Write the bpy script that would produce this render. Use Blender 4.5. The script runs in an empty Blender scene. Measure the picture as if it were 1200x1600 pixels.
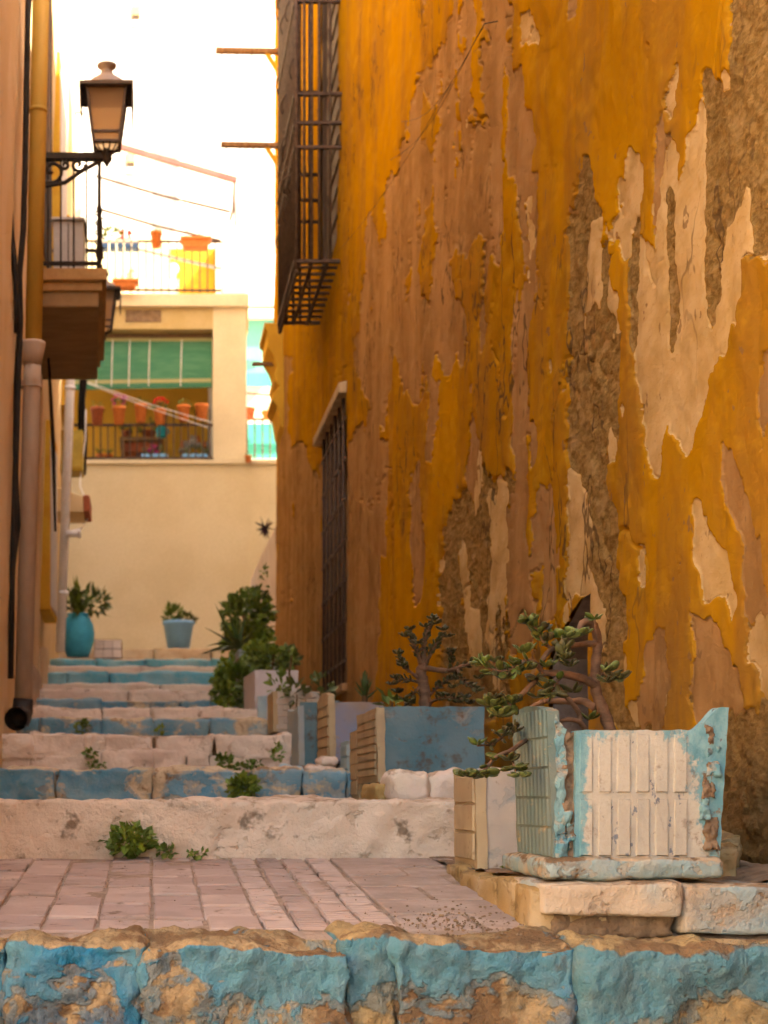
import bpy, math, random
import numpy as np
from mathutils import Vector, Matrix, Quaternion, noise as mnoise

R = math.radians
SC = bpy.context.scene
COL = SC.collection

# ---------------------------------------------------------------- camera
F, VX, VY = 2400.0, 234.0, 1250.0        # focal length in photo pixels, vanishing point
cam = bpy.data.cameras.new('camera'); camo = bpy.data.objects.new('camera', cam); COL.objects.link(camo)
camo.location = (0, 0, 0); camo.rotation_euler = (R(90), 0, 0)
cam.sensor_fit = 'VERTICAL'; cam.sensor_height = 36; cam.sensor_width = 27
cam.lens = F / 1600 * 36
cam.shift_x = (600 - VX) / 1600; cam.shift_y = (VY - 800) / 1600
cam.clip_start = 0.05; cam.clip_end = 5000
cam.dof.use_dof = True; cam.dof.focus_distance = 3.25; cam.dof.aperture_fstop = 6.8
SC.camera = camo

# ---------------------------------------------------------------- sky, sun, exposure
SUN_AZ, SUN_EL = 106.0, 50.0             # compass bearing from +Y clockwise; from the right, behind the camera
w = bpy.data.worlds.new('World'); SC.world = w; w.use_nodes = True
nt = w.node_tree; nt.nodes.clear()
sky = nt.nodes.new('ShaderNodeTexSky'); sky.sky_type = 'NISHITA'; sky.sun_disc = False
sky.sun_elevation = R(SUN_EL); sky.sun_rotation = R(SUN_AZ); sky.air_density = 1.0; sky.dust_density = 3.0; sky.ozone_density = 0.6
bg = nt.nodes.new('ShaderNodeBackground'); bg.inputs['Strength'].default_value = 0.15
wo = nt.nodes.new('ShaderNodeOutputWorld')
nt.links.new(sky.outputs[0], bg.inputs['Color']); nt.links.new(bg.outputs[0], wo.inputs['Surface'])
sl = bpy.data.lights.new('sun', 'SUN'); sl.energy = 5.0; sl.angle = R(0.5); sl.color = (1.0, 0.93, 0.82)
so = bpy.data.objects.new('sun', sl); COL.objects.link(so)
sd = Vector((math.sin(R(SUN_AZ)) * math.cos(R(SUN_EL)), math.cos(R(SUN_AZ)) * math.cos(R(SUN_EL)), math.sin(R(SUN_EL))))
so.rotation_euler = sd.to_track_quat('Z', 'Y').to_euler(); so.location = (0, 0, 30)
vs = SC.view_settings
vs.view_transform = 'Standard'; vs.look = 'None'; vs.gamma = 1.0; vs.exposure = 3.1
vs.use_curve_mapping = False
vs.use_white_balance = True; vs.white_balance_temperature = 8200; vs.white_balance_tint = 6
SC.cycles.max_bounces = 4; SC.cycles.diffuse_bounces = 4; SC.cycles.glossy_bounces = 2; SC.cycles.caustics_reflective = False
SC.cycles.use_adaptive_sampling = True; SC.cycles.adaptive_threshold = 0.03; SC.cycles.adaptive_min_samples = 16

# ---------------------------------------------------------------- helpers
def P(x, y, d):
    return Vector(((x - VX) / F * d, d, (VY - y) / F * d))
ORG = {}
def empty(name, loc):
    o = bpy.data.objects.new(name, None); COL.objects.link(o); o.location = loc
    o.empty_display_size = 0.05
    ORG[o] = Vector(loc); return o
def tag(o, label, cat, group=None):
    o['label'] = label; o['category'] = cat
    if group: o['group'] = group
    return o
def thing(name, label, cat, loc=(0, 0, 0), group=None):
    return tag(empty(name, loc), label, cat, group)
def structure(o):
    o['kind'] = 'structure'; return o
def stuff(o):
    o['kind'] = 'stuff'; return o
def link(me, name, mats, parent=None, org=None):
    o = bpy.data.objects.new(name, me); COL.objects.link(o)
    if not isinstance(mats, (list, tuple)): mats = [mats]
    for m in mats: me.materials.append(m)
    if parent is not None:
        o.parent = parent; ORG[o] = ORG[parent]
    else:
        ORG[o] = Vector((0, 0, 0))
    return o
class MB:
    """collects faces in world coordinates, then links them as one mesh object"""
    def __init__(s): s.v = []; s.f = []; s.mi = []; s.cur = 0
    def add(s, vs, fs):
        n = len(s.v); s.v += [tuple(q) for q in vs]; s.f += [tuple(i + n for i in q) for q in fs]; s.mi += [s.cur] * len(fs); return s
    def box(s, x0, x1, y0, y1, z0, z1):
        vs = [(x0,y0,z0),(x1,y0,z0),(x1,y1,z0),(x0,y1,z0),(x0,y0,z1),(x1,y0,z1),(x1,y1,z1),(x0,y1,z1)]
        return s.add(vs, [(0,3,2,1),(4,5,6,7),(0,1,5,4),(1,2,6,5),(2,3,7,6),(3,0,4,7)])
    def hexa(s, vs):
        return s.add(vs, [(0,3,2,1),(4,5,6,7),(0,1,5,4),(1,2,6,5),(2,3,7,6),(3,0,4,7)])
    def bar(s, a, b, w, h=None, up=(0, 0, 1)):
        h = h or w; a = Vector(a); b = Vector(b); t = (b - a).normalized(); u = Vector(up)
        if abs(t.dot(u)) > .95: u = Vector((0, 1, 0))
        x = t.cross(u).normalized() * w / 2; y = x.cross(t).normalized() * h / 2
        return s.hexa([a-x-y, a+x-y, b+x-y, b-x-y, a-x+y, a+x+y, b+x+y, b-x+y])
    def tube(s, pts, rad, n=8, caps=True):
        pts = [Vector(p) for p in pts]
        if not isinstance(rad, (list, tuple)): rad = [rad] * len(pts)
        vs = []; fs = []; ref = None
        for i, p in enumerate(pts):
            t = (pts[min(i+1, len(pts)-1)] - pts[max(i-1, 0)]).normalized()
            if ref is None:
                ref = Vector((0, 0, 1)) if abs(t.z) < .9 else Vector((1, 0, 0))
            a = (ref - t * ref.dot(t)).normalized(); ref = a; b = t.cross(a)
            for k in range(n):
                th = 2 * math.pi * k / n; vs.append(p + (a * math.cos(th) + b * math.sin(th)) * rad[i])
        for i in range(len(pts) - 1):
            for k in range(n):
                k2 = (k + 1) % n; fs.append((i*n+k, i*n+k2, (i+1)*n+k2, (i+1)*n+k))
        if caps:
            fs.append(tuple(range(n-1, -1, -1))); m = (len(pts)-1)*n; fs.append(tuple(range(m, m+n)))
        return s.add(vs, fs)
    def lathe(s, c, prof, n=20, sx=1, sy=1, rot=0):
        vs = []; fs = []
        for (r, z) in prof:
            for k in range(n):
                th = 2 * math.pi * k / n + rot; vs.append((c[0] + r*sx*math.cos(th), c[1] + r*sy*math.sin(th), c[2] + z))
        for i in range(len(prof) - 1):
            for k in range(n):
                k2 = (k+1) % n; fs.append((i*n+k, i*n+k2, (i+1)*n+k2, (i+1)*n+k))
        if prof[0][0] > 1e-5: fs.append(tuple(range(n-1, -1, -1)))
        if prof[-1][0] > 1e-5: m = (len(prof)-1)*n; fs.append(tuple(range(m, m+n)))
        return s.add(vs, fs)
    def prism(s, poly, axis, a, b):
        n = len(poly)
        def mk(p, t): return (t, p[0], p[1]) if axis == 'x' else ((p[0], t, p[1]) if axis == 'y' else (p[0], p[1], t))
        vs = [mk(p, a) for p in poly] + [mk(p, b) for p in poly]
        fs = [tuple(range(n)), tuple(range(2*n-1, n-1, -1))] + [(i, i+n, (i+1) % n + n, (i+1) % n) for i in range(n)]
        return s.add(vs, fs)
    def leaf(s, p, d, n, L, W, fold=.25):
        d = d.normalized(); x = d.cross(n)
        if x.length < 1e-4: x = d.orthogonal()
        x.normalize(); n = x.cross(d)
        a = p; b = p + d*L*.5 + x*W*.5 + n*W*fold; c = p + d*L; e = p + d*L*.5 - x*W*.5 + n*W*fold
        return s.add([a, b, c, e], [(0, 1, 2), (0, 2, 3)])
    def build(s, name, mats, parent=None, smooth=False, bevel=0):
        o0 = ORG[parent] if parent is not None else Vector((0, 0, 0))
        me = bpy.data.meshes.new(name)
        me.from_pydata([(a-o0.x, b-o0.y, c-o0.z) for a, b, c in s.v], [], s.f)
        me.polygons.foreach_set('material_index', s.mi)
        if smooth: me.polygons.foreach_set('use_smooth', [True] * len(s.f))
        me.update()
        o = link(me, name, mats, parent)
        if bevel:
            m = o.modifiers.new('bevel', 'BEVEL'); m.width = bevel; m.segments = 2; m.limit_method = 'ANGLE'; m.angle_limit = R(40)
        return o

# ---- value noise on numpy arrays
def _hash(ix, iy, seed):
    h = (ix.astype(np.int64) * 374761393 + iy.astype(np.int64) * 668265263 + seed * 974634777) & 0xffffffff
    h = ((h ^ (h >> 13)) * 1274126177) & 0xffffffff
    h = h ^ (h >> 16)
    return (h & 0xffff).astype(np.float32) / 65535.0
def vnoise(x, y, seed=0):
    ix = np.floor(x); iy = np.floor(y); fx = (x - ix).astype(np.float32); fy = (y - iy).astype(np.float32)
    fx = fx*fx*(3-2*fx); fy = fy*fy*(3-2*fy)
    a = _hash(ix, iy, seed); b = _hash(ix+1, iy, seed); c = _hash(ix, iy+1, seed); d = _hash(ix+1, iy+1, seed)
    return (a*(1-fx)+b*fx)*(1-fy) + (c*(1-fx)+d*fx)*fy
def fbm(x, y, octs=4, seed=0, gain=.5):
    s = 0; a = 1; t = 0
    for i in range(octs):
        s = s + a * vnoise(x * 2**i + 17.3*i, y * 2**i + 9.1*i, seed + i); t += a; a *= gain
    return s / t
def fbm3(p, octs=3, scale=1.0):
    return mnoise.fractal(Vector(p) * scale, 1.0, 2.0, octs)

def grid_mesh(name, V, attrs=None, drop=None, smooth=True, flip=False):
    """V: (rows, cols, 3) array -> mesh; attrs: {name: (rows, cols, 3|4)}; drop: (rows-1, cols-1) bool"""
    r, c, _ = V.shape
    idx = np.arange(r*c).reshape(r, c)
    q = np.stack([idx[:-1, :-1], idx[:-1, 1:], idx[1:, 1:], idx[1:, :-1]], -1)
    if flip: q = q[..., ::-1]
    q = q.reshape(-1, 4)
    if drop is not None: q = q[~drop.reshape(-1)]
    me = bpy.data.meshes.new(name)
    me.vertices.add(r*c); me.vertices.foreach_set('co', np.ascontiguousarray(V, dtype=np.float32).ravel())
    n = len(q)
    me.loops.add(n*4); me.loops.foreach_set('vertex_index', np.ascontiguousarray(q, dtype=np.int32).ravel())
    me.polygons.add(n); me.polygons.foreach_set('loop_start', np.arange(0, n*4, 4, dtype=np.int32))
    me.update(calc_edges=True)
    if smooth: me.polygons.foreach_set('use_smooth', np.ones(n, dtype=bool))
    for k, A in (attrs or {}).items():
        at = me.attributes.new(k, 'FLOAT_COLOR', 'POINT')
        C4 = np.ones((r*c, 4), dtype=np.float32); C4[:, :3] = A.reshape(-1, 3)
        at.data.foreach_set('color', C4.ravel())
    me.validate(); return me

# ---------------------------------------------------------------- materials
class NT:
    def __init__(s, name):
        m = bpy.data.materials.new(name); m.use_nodes = True; s.m = m; s.t = m.node_tree; s.t.nodes.clear()
        s.out = s.n('ShaderNodeOutputMaterial'); s.b = s.n('ShaderNodeBsdfPrincipled')
        s.l(s.b.outputs[0], s.out.inputs['Surface']); s._p = None
    def n(s, k): return s.t.nodes.new(k)
    def l(s, a, b): s.t.links.new(a, b)
    def set(s, sock, v):
        if hasattr(v, 'is_linked') or isinstance(v, bpy.types.NodeSocket): s.l(v, sock)
        elif isinstance(v, (tuple, list)) and len(v) == 3 and sock.type == 'RGBA': sock.default_value = (*v, 1)
        else: sock.default_value = v
    def pos(s):
        if s._p is None: s._p = s.n('ShaderNodeNewGeometry').outputs['Position']
        return s._p
    def mapped(s, scale, loc=(0, 0, 0)):
        mp = s.n('ShaderNodeMapping'); s.l(s.pos(), mp.inputs['Vector']); mp.inputs['Scale'].default_value = scale; mp.inputs['Location'].default_value = loc
        return mp.outputs[0]
    def noise(s, scale=5, detail=4, rough=.55, stretch=None, loc=(0, 0, 0), dist=0):
        x = s.n('ShaderNodeTexNoise'); x.inputs['Scale'].default_value = scale; x.inputs['Detail'].default_value = detail
        x.inputs['Roughness'].default_value = rough; x.inputs['Distortion'].default_value = dist
        s.l(s.mapped(stretch or (1, 1, 1), loc), x.inputs['Vector']); return x.outputs['Fac']
    def math(s, op, a, b=0.0, c=None, clamp=False):
        x = s.n('ShaderNodeMath'); x.operation = op; x.use_clamp = clamp; s.set(x.inputs[0], a); s.set(x.inputs[1], b)
        if c is not None: s.set(x.inputs[2], c)
        return x.outputs[0]
    def step(s, v, lo, hi, a=0.0, b=1.0):
        x = s.n('ShaderNodeMapRange'); x.interpolation_type = 'SMOOTHSTEP'; s.set(x.inputs[0], v)
        x.inputs[1].default_value = lo; x.inputs[2].default_value = hi; x.inputs[3].default_value = a; x.inputs[4].default_value = b
        return x.outputs[0]
    def mix(s, f, a, b, mode='MIX'):
        x = s.n('ShaderNodeMix'); x.data_type = 'RGBA'; x.blend_type = mode; s.set(x.inputs[0], f); s.set(x.inputs[6], a); s.set(x.inputs[7], b)
        return x.outputs[2]
    def bump(s, h, strength=.5, dist=.01, prev=None):
        x = s.n('ShaderNodeBump'); x.inputs['Strength'].default_value = strength; x.inputs['Distance'].default_value = dist; s.l(h, x.inputs['Height'])
        if prev is not None: s.l(prev, x.inputs['Normal'])
        return x.outputs[0]
    def fin(s, col, rough=.85, normal=None, metal=0.0, spec=.3):
        s.set(s.b.inputs['Base Color'], col); s.set(s.b.inputs['Roughness'], rough); s.b.inputs['Metallic'].default_value = metal
        s.b.inputs['Specular IOR Level'].default_value = spec
        if normal is not None: s.l(normal, s.b.inputs['Normal'])
        return s.m

def simple(name, c1, c2=None, scale=6, rough=.8, bump=.3, bdist=.004, bscale=40, stretch=None, lo=.38, hi=.62, metal=0, spec=.12):
    t = NT(name); c2 = c2 or tuple(x * .75 for x in c1)
    col = t.mix(t.step(t.noise(scale, 5, .6, stretch), lo, hi), c1, c2)
    fine = t.noise(bscale, 4, .65, stretch)
    col = t.mix(t.step(fine, .3, .7, 0, .25), col, tuple(x * .7 for x in c2))
    return t.fin(col, rough, t.bump(fine, bump, bdist), metal, spec)

def painted_stone(name, paint1, paint2, under, stone, cover=.5, under_cover=.5, dirt=.35, scale=7, bump=.7, seed=0, bdist=.012, wear=.16, low=None):
    """old paint in two tones over limewash over bare stone, flaking"""
    t = NT(name); L = (seed*3.1, seed*1.7, seed*2.3)
    n1 = t.noise(scale, 4, .66, (1, 1, 1.25), L, .5); n2 = t.noise(scale*1.7, 4, .65, (1, 1, 1), (L[0]+5, L[1], L[2]))
    n3 = t.noise(scale*.6, 2, .55, (1, 1, 1), (L[0]+9, L[1]+3, L[2])); mid = t.noise(26, 5, .68, None, L); fine = mid
    tone = t.mix(t.step(n3, .42, .58), paint1, paint2)
    tone = t.mix(t.step(mid, .35, .7, 0, .35), tone, tuple(.5*a+.5*b for a, b in zip(paint1, under)))
    und = t.mix(t.step(mid, .42, .6), under, tuple(x*.78 for x in under))
    k1 = t.step(n2, under_cover-.04, under_cover+.04)
    col = t.mix(k1, stone, und)
    g = t.n('ShaderNodeNewGeometry'); sz = t.n('ShaderNodeSeparateXYZ'); t.l(g.outputs['Normal'], sz.inputs[0])
    top = t.math('MULTIPLY', t.step(sz.outputs[2], .25, .85), -wear)
    fld = t.math('ADD', t.math('ADD', n1, top), t.math('MULTIPLY', t.math('SUBTRACT', mid, .5), .24))
    if low:          # paint and limewash scuffed off towards the foot
        sp = t.n('ShaderNodeSeparateXYZ'); t.l(t.pos(), sp.inputs[0]); lw = t.step(sp.outputs[2], low[0], low[1], -low[2], 0); fld = t.math('ADD', fld, lw)
    k2 = t.math('ADD', t.step(fld, 1-cover-.09, 1-cover-.045, 0, .5), t.step(fld, 1-cover-.015, 1-cover+.02, 0, .5))
    col = t.mix(k2, col, tone)
    d = t.step(t.math('ADD', t.noise(scale*.9, 4, .68, (1, 1, 1), (L[0]+2, 7, 1)), t.math('MULTIPLY', t.math('SUBTRACT', fine, .5), .3)), 1-dirt, 1-dirt+.12, 0, .75)
    col = t.mix(d, col, (.115, .072, .042))
    col = t.mix(t.step(mid, .36, .26, 0, .5), col, (.10, .062, .036))
    h = t.math('ADD', t.math('MULTIPLY', k2, .3), t.math('MULTIPLY', mid, .9))
    return t.fin(col, .92, t.bump(h, bump, bdist), 0, .04)

BLUE1, BLUE2 = (.085, .235, .33), (.18, .33, .40)
CREAM, PINKW = (.62, .50, .36), (.62, .49, .40)
M = {}
M['blue_stone'] = painted_stone('blue_painted_stone', BLUE1, BLUE2, (.55, .43, .29), (.27, .17, .10), .54, .42, .36, 6, seed=1)
M['front_stone'] = painted_stone('front_blue_stone', (.010, .165, .275), (.10, .235, .27), (.36, .245, .13), (.19, .112, .058), .61, .50, .39, 5, 1.0, seed=2, bdist=.02, wear=.3, low=(-.385, -.275, .20))
M['front_stone2'] = painted_stone('front_teal_stone', (.035, .16, .22), (.09, .21, .24), (.37, .25, .12), (.21, .125, .065), .61, .48, .37, 4.5, 1.0, seed=6, bdist=.02, wear=.3, low=(-.40, -.30, .17))
M['aqua_stone'] = painted_stone('aqua_painted_stone', (.10, .36, .44), (.22, .46, .52), (.62, .52, .38), (.4, .28, .18), .66, .40, .25, 5, seed=3)
M['white_stone'] = painted_stone('limewashed_stone', (.70, .57, .47), (.74, .63, .50), (.50, .37, .26), (.25, .16, .10), .66, .42, .34, 9, .8, seed=4, bdist=.014)
M['riser_white'] = painted_stone('limewashed_riser', (.70, .56, .43), (.66, .51, .385), (.52, .37, .25), (.24, .15, .09), .63, .46, .43, 9, 1.0, seed=14, bdist=.018, wear=.1)
M['pink_stone'] = painted_stone('pinkish_stone', (.68, .545, .455), (.72, .60, .50), (.52, .385, .285), (.28, .18, .12), .62, .42, .36, 9, .8, seed=5, bdist=.014)
M['tread'] = painted_stone('worn_tread', (.50, .38, .30), (.46, .34, .26), (.40, .28, .2), (.28, .18, .12), .6, .4, .36, 5, seed=7)
M['mortar'] = simple('mortar', (.26, .17, .105), (.17, .11, .07), 14, .95, .8, .01, 60)
M['soil'] = simple('soil', (.10, .06, .035), (.055, .035, .02), 30, 1, 1, .02, 60)
M['cement'] = simple('cement', (.42, .315, .255), (.33, .24, .19), 8, .92, .5, .005, 70)
M['joint'] = simple('joint_earth', (.39, .28, .21), (.29, .20, .14), 22, .95, .8, .008, 60)
M['tile'] = [painted_stone('paving_tile_%d' % k, c, tuple(x*.86 for x in c), tuple(x*.74 for x in c), (.22, .15, .11), .60, .42, .40, 11, .6, seed=60+k, bdist=.005, wear=0) for k, c in enumerate(((.46, .335, .275), (.50, .37, .305), (.41, .295, .245)))]
M['terracotta'] = simple('terracotta', (.62, .20, .065), (.54, .165, .05), 20, .75, .2, .002)
M['terracotta_dark'] = simple('dark_terracotta', (.36, .10, .05), (.28, .08, .04), 20, .75, .2, .002)
M['iron'] = simple('rusty_iron', (.11, .07, .052), (.07, .046, .036), 30, .7, .3, .002, 80)
M['iron_black'] = simple('black_iron', (.035, .024, .018), (.02, .015, .012), 30, .6, .2, .002, 80)
M['wood'] = simple('old_wood', (.26, .15, .075), (.17, .09, .045), 8, .8, .4, .004, 60, (6, 6, 1))
M['brown_shutter'] = simple('brown_shutter', (.20, .12, .07), (.15, .09, .055), 8, .6, .2, .003, 60, (6, 6, .6))
M['grey_paint'] = simple('grey_paint', (.52, .50, .50), (.46, .44, .44), 5, .5, .1, .002)
M['dark'] = simple('dark_interior', (.09, .06, .04), (.06, .04, .028), 5, .9, .1)
M['cable'] = simple('black_cable', (.03, .022, .018), (.02, .015, .012), 20, .6, .1, .001)
M['white_plastic'] = simple('white_plastic', (.74, .72, .70), (.66, .64, .62), 4, .45, .05, .001)
M['leaf_jade'] = simple('jade_leaf', (.095, .10, .022), (.062, .07, .016), 25, .38, .1, .001, 60, spec=.22)
M['leaf_jade_dark'] = simple('jade_leaf_dark', (.07, .068, .02), (.068, .05, .022), 25, .4, .1, .001, 60, spec=.22)
M['leaf_jade_pale'] = simple('jade_leaf_pale', (.15, .175, .065), (.11, .14, .04), 25, .4, .1, .001, 60, spec=.22)
M['jade_bark'] = simple('jade_bark', (.23, .12, .07), (.13, .068, .04), 22, .75, .5, .003, 90, (1, 1, 2))
M['leaf'] = simple('green_leaf', (.17, .225, .03), (.10, .145, .02), 18, .55, .2, .002, spec=.4)
M['leaf_bright'] = simple('bright_leaf', (.20, .26, .025), (.11, .16, .018), 18, .5, .2, .002, spec=.4)
M['leaf_dark'] = simple('dark_leaf', (.11, .14, .03), (.07, .095, .02), 18, .5, .2, .002, spec=.4)
M['aloe'] = simple('aloe_leaf', (.075, .115, .03), (.05, .085, .022), 20, .45, .15, .002, spec=.45)
M['stem'] = simple('brown_stem', (.17, .10, .05), None, 20, .8, .3)
M['purple_leaf'] = simple('purple_leaf', (.05, .02, .035), (.03, .014, .022), 20, .6, .2)
M['pink_petal'] = simple('pink_petal', (.60, .07, .25), (.5, .05, .2), 30, .6, .1)
M['red_petal'] = simple('red_petal', (.65, .03, .025), (.5, .02, .02), 30, .6, .1)
M['blue_pot'] = simple('blue_glaze', (.05, .38, .56), (.035, .30, .46), 5, .5, .2, .003)
M['pale_blue_pot'] = simple('pale_blue_plastic', (.27, .56, .85), (.24, .50, .8), 5, .5, .1, .002)
M['sky_blue'] = simple('sky_blue_plastic', (.24, .54, .85), (.2, .48, .8), 5, .5, .1, .002)
M['navy'] = simple('navy_blue_plastic', (.06, .13, .30), None, 5, .5, .1, .002)
M['teal'] = simple('teal_plastic', (.01, .28, .34), None, 5, .5, .1)
M['limestone'] = simple('limestone', (.62, .50, .38), (.5, .38, .27), 8, .9, .7, .01, 30)
M['ochre_stone'] = simple('ochre_stone', (.42, .28, .11), (.32, .2, .08), 8, .9, .7, .01, 30)

# ================================================================= THE OCHRE HOUSE (right)
XW = 1.25
def wall_material():
    t = NT('peeling_ochre_wall')
    at = t.n('ShaderNodeAttribute'); at.attribute_name = 'layers'
    sp = t.n('ShaderNodeSeparateColor'); t.l(at.outputs['Color'], sp.inputs[0])
    nz = t.noise(34, 4, .72, (1, .45, .7)); nd = t.math('MULTIPLY', t.math('SUBTRACT', nz, .5), .5)
    mid = t.noise(14, 4, .62, (1, .42, .8)); big = t.noise(1.8, 3, .6, (1, .6, .5)); streak = t.noise(8, 4, .62, (1, .42, .10))
    grit = t.noise(70, 5, .78, (1, .5, 1))
    kt = t.step(t.math('ADD', sp.outputs[0], nd), .46, .54); kc = t.step(t.math('ADD', sp.outputs[1], nd), .46, .54); kd = t.step(t.math('ADD', sp.outputs[2], nd), .44, .56)
    ye = t.mix(t.step(big, .35, .65), (.425, .195, .011), (.325, .148, .011))
    ye = t.mix(t.step(streak, .42, .66, 0, .7), ye, (.27, .125, .026))
    ye = t.mix(t.step(mid, .48, .72, 0, .4), ye, (.50, .26, .025))
    tan = t.mix(t.step(streak, .36, .64), (.36, .192, .078), (.27, .14, .052))
    tan = t.mix(t.step(mid, .45, .7, 0, .5), tan, (.41, .235, .105))
    cre = t.mix(t.step(mid, .36, .66), (.52, .345, .165), (.44, .275, .11))
    cre = t.mix(t.step(grit, .56, .70, 0, .6), cre, (.33, .185, .06))
    dk = t.mix(t.step(grit, .38, .62), (.20, .115, .036), (.32, .188, .07))
    dk = t.mix(t.step(mid, .56, .68, 0, .7), dk, (.36, .225, .10))
    col = t.mix(kt, ye, tan); col = t.mix(kc, col, cre); col = t.mix(kd, col, dk)
    col = t.mix(t.step(t.noise(3.1, 4, .66, (1, 1, .35), (4, 2, 1)), .56, .74, 0, .32), col, (.22, .12, .05))
    # pitting, hairline cracks drawn as dark lines, damp and splash stains along the foot
    col = t.mix(t.step(grit, .36, .28, 0, .55), col, (.15, .08, .03))
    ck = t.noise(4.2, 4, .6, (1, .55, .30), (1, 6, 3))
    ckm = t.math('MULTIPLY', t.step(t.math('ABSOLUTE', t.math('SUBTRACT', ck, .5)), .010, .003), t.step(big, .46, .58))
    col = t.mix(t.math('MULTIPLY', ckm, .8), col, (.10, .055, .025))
    sp3 = t.n('ShaderNodeSeparateXYZ'); t.l(t.pos(), sp3.inputs[0])
    hh = t.math('SUBTRACT', sp3.outputs[2], t.math('MULTIPLY', t.math('SUBTRACT', sp3.outputs[1], 4.6), .105))
    hh = t.math('ADD', hh, t.math('MULTIPLY', t.math('SUBTRACT', streak, .5), -1.3))
    col = t.mix(t.step(hh, .55, .0, 0, .6), col, (.17, .095, .04))
    # small chips
    chip = t.step(t.noise(42, 3, .6, (1, .4, .35), (8, 0, 0)), .67, .70)
    col = t.mix(t.math('MULTIPLY', chip, .7), col, (.20, .11, .05))
    kk = t.math('ADD', kt, t.math('ADD', kc, t.math('MULTIPLY', kd, 1.4)))
    rough = t.math('ADD', .3, t.math('MULTIPLY', kd, 1.0))
    h = t.math('ADD', t.math('MULTIPLY', kk, -.45), t.math('MULTIPLY', grit, t.math('MULTIPLY', rough, 1.6)))
    return t.fin(col, .95, t.bump(h, .6, .014), 0, 0)
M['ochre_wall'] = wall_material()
M['ochre_plain'] = simple('ochre_plaster', (.55, .27, .03), (.46, .22, .03), 6, .9, .4, .005)
M['yellow_bright'] = simple('yellow_plaster', (.62, .36, .05), (.56, .30, .04), 4, .9, .3, .004)

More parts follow.
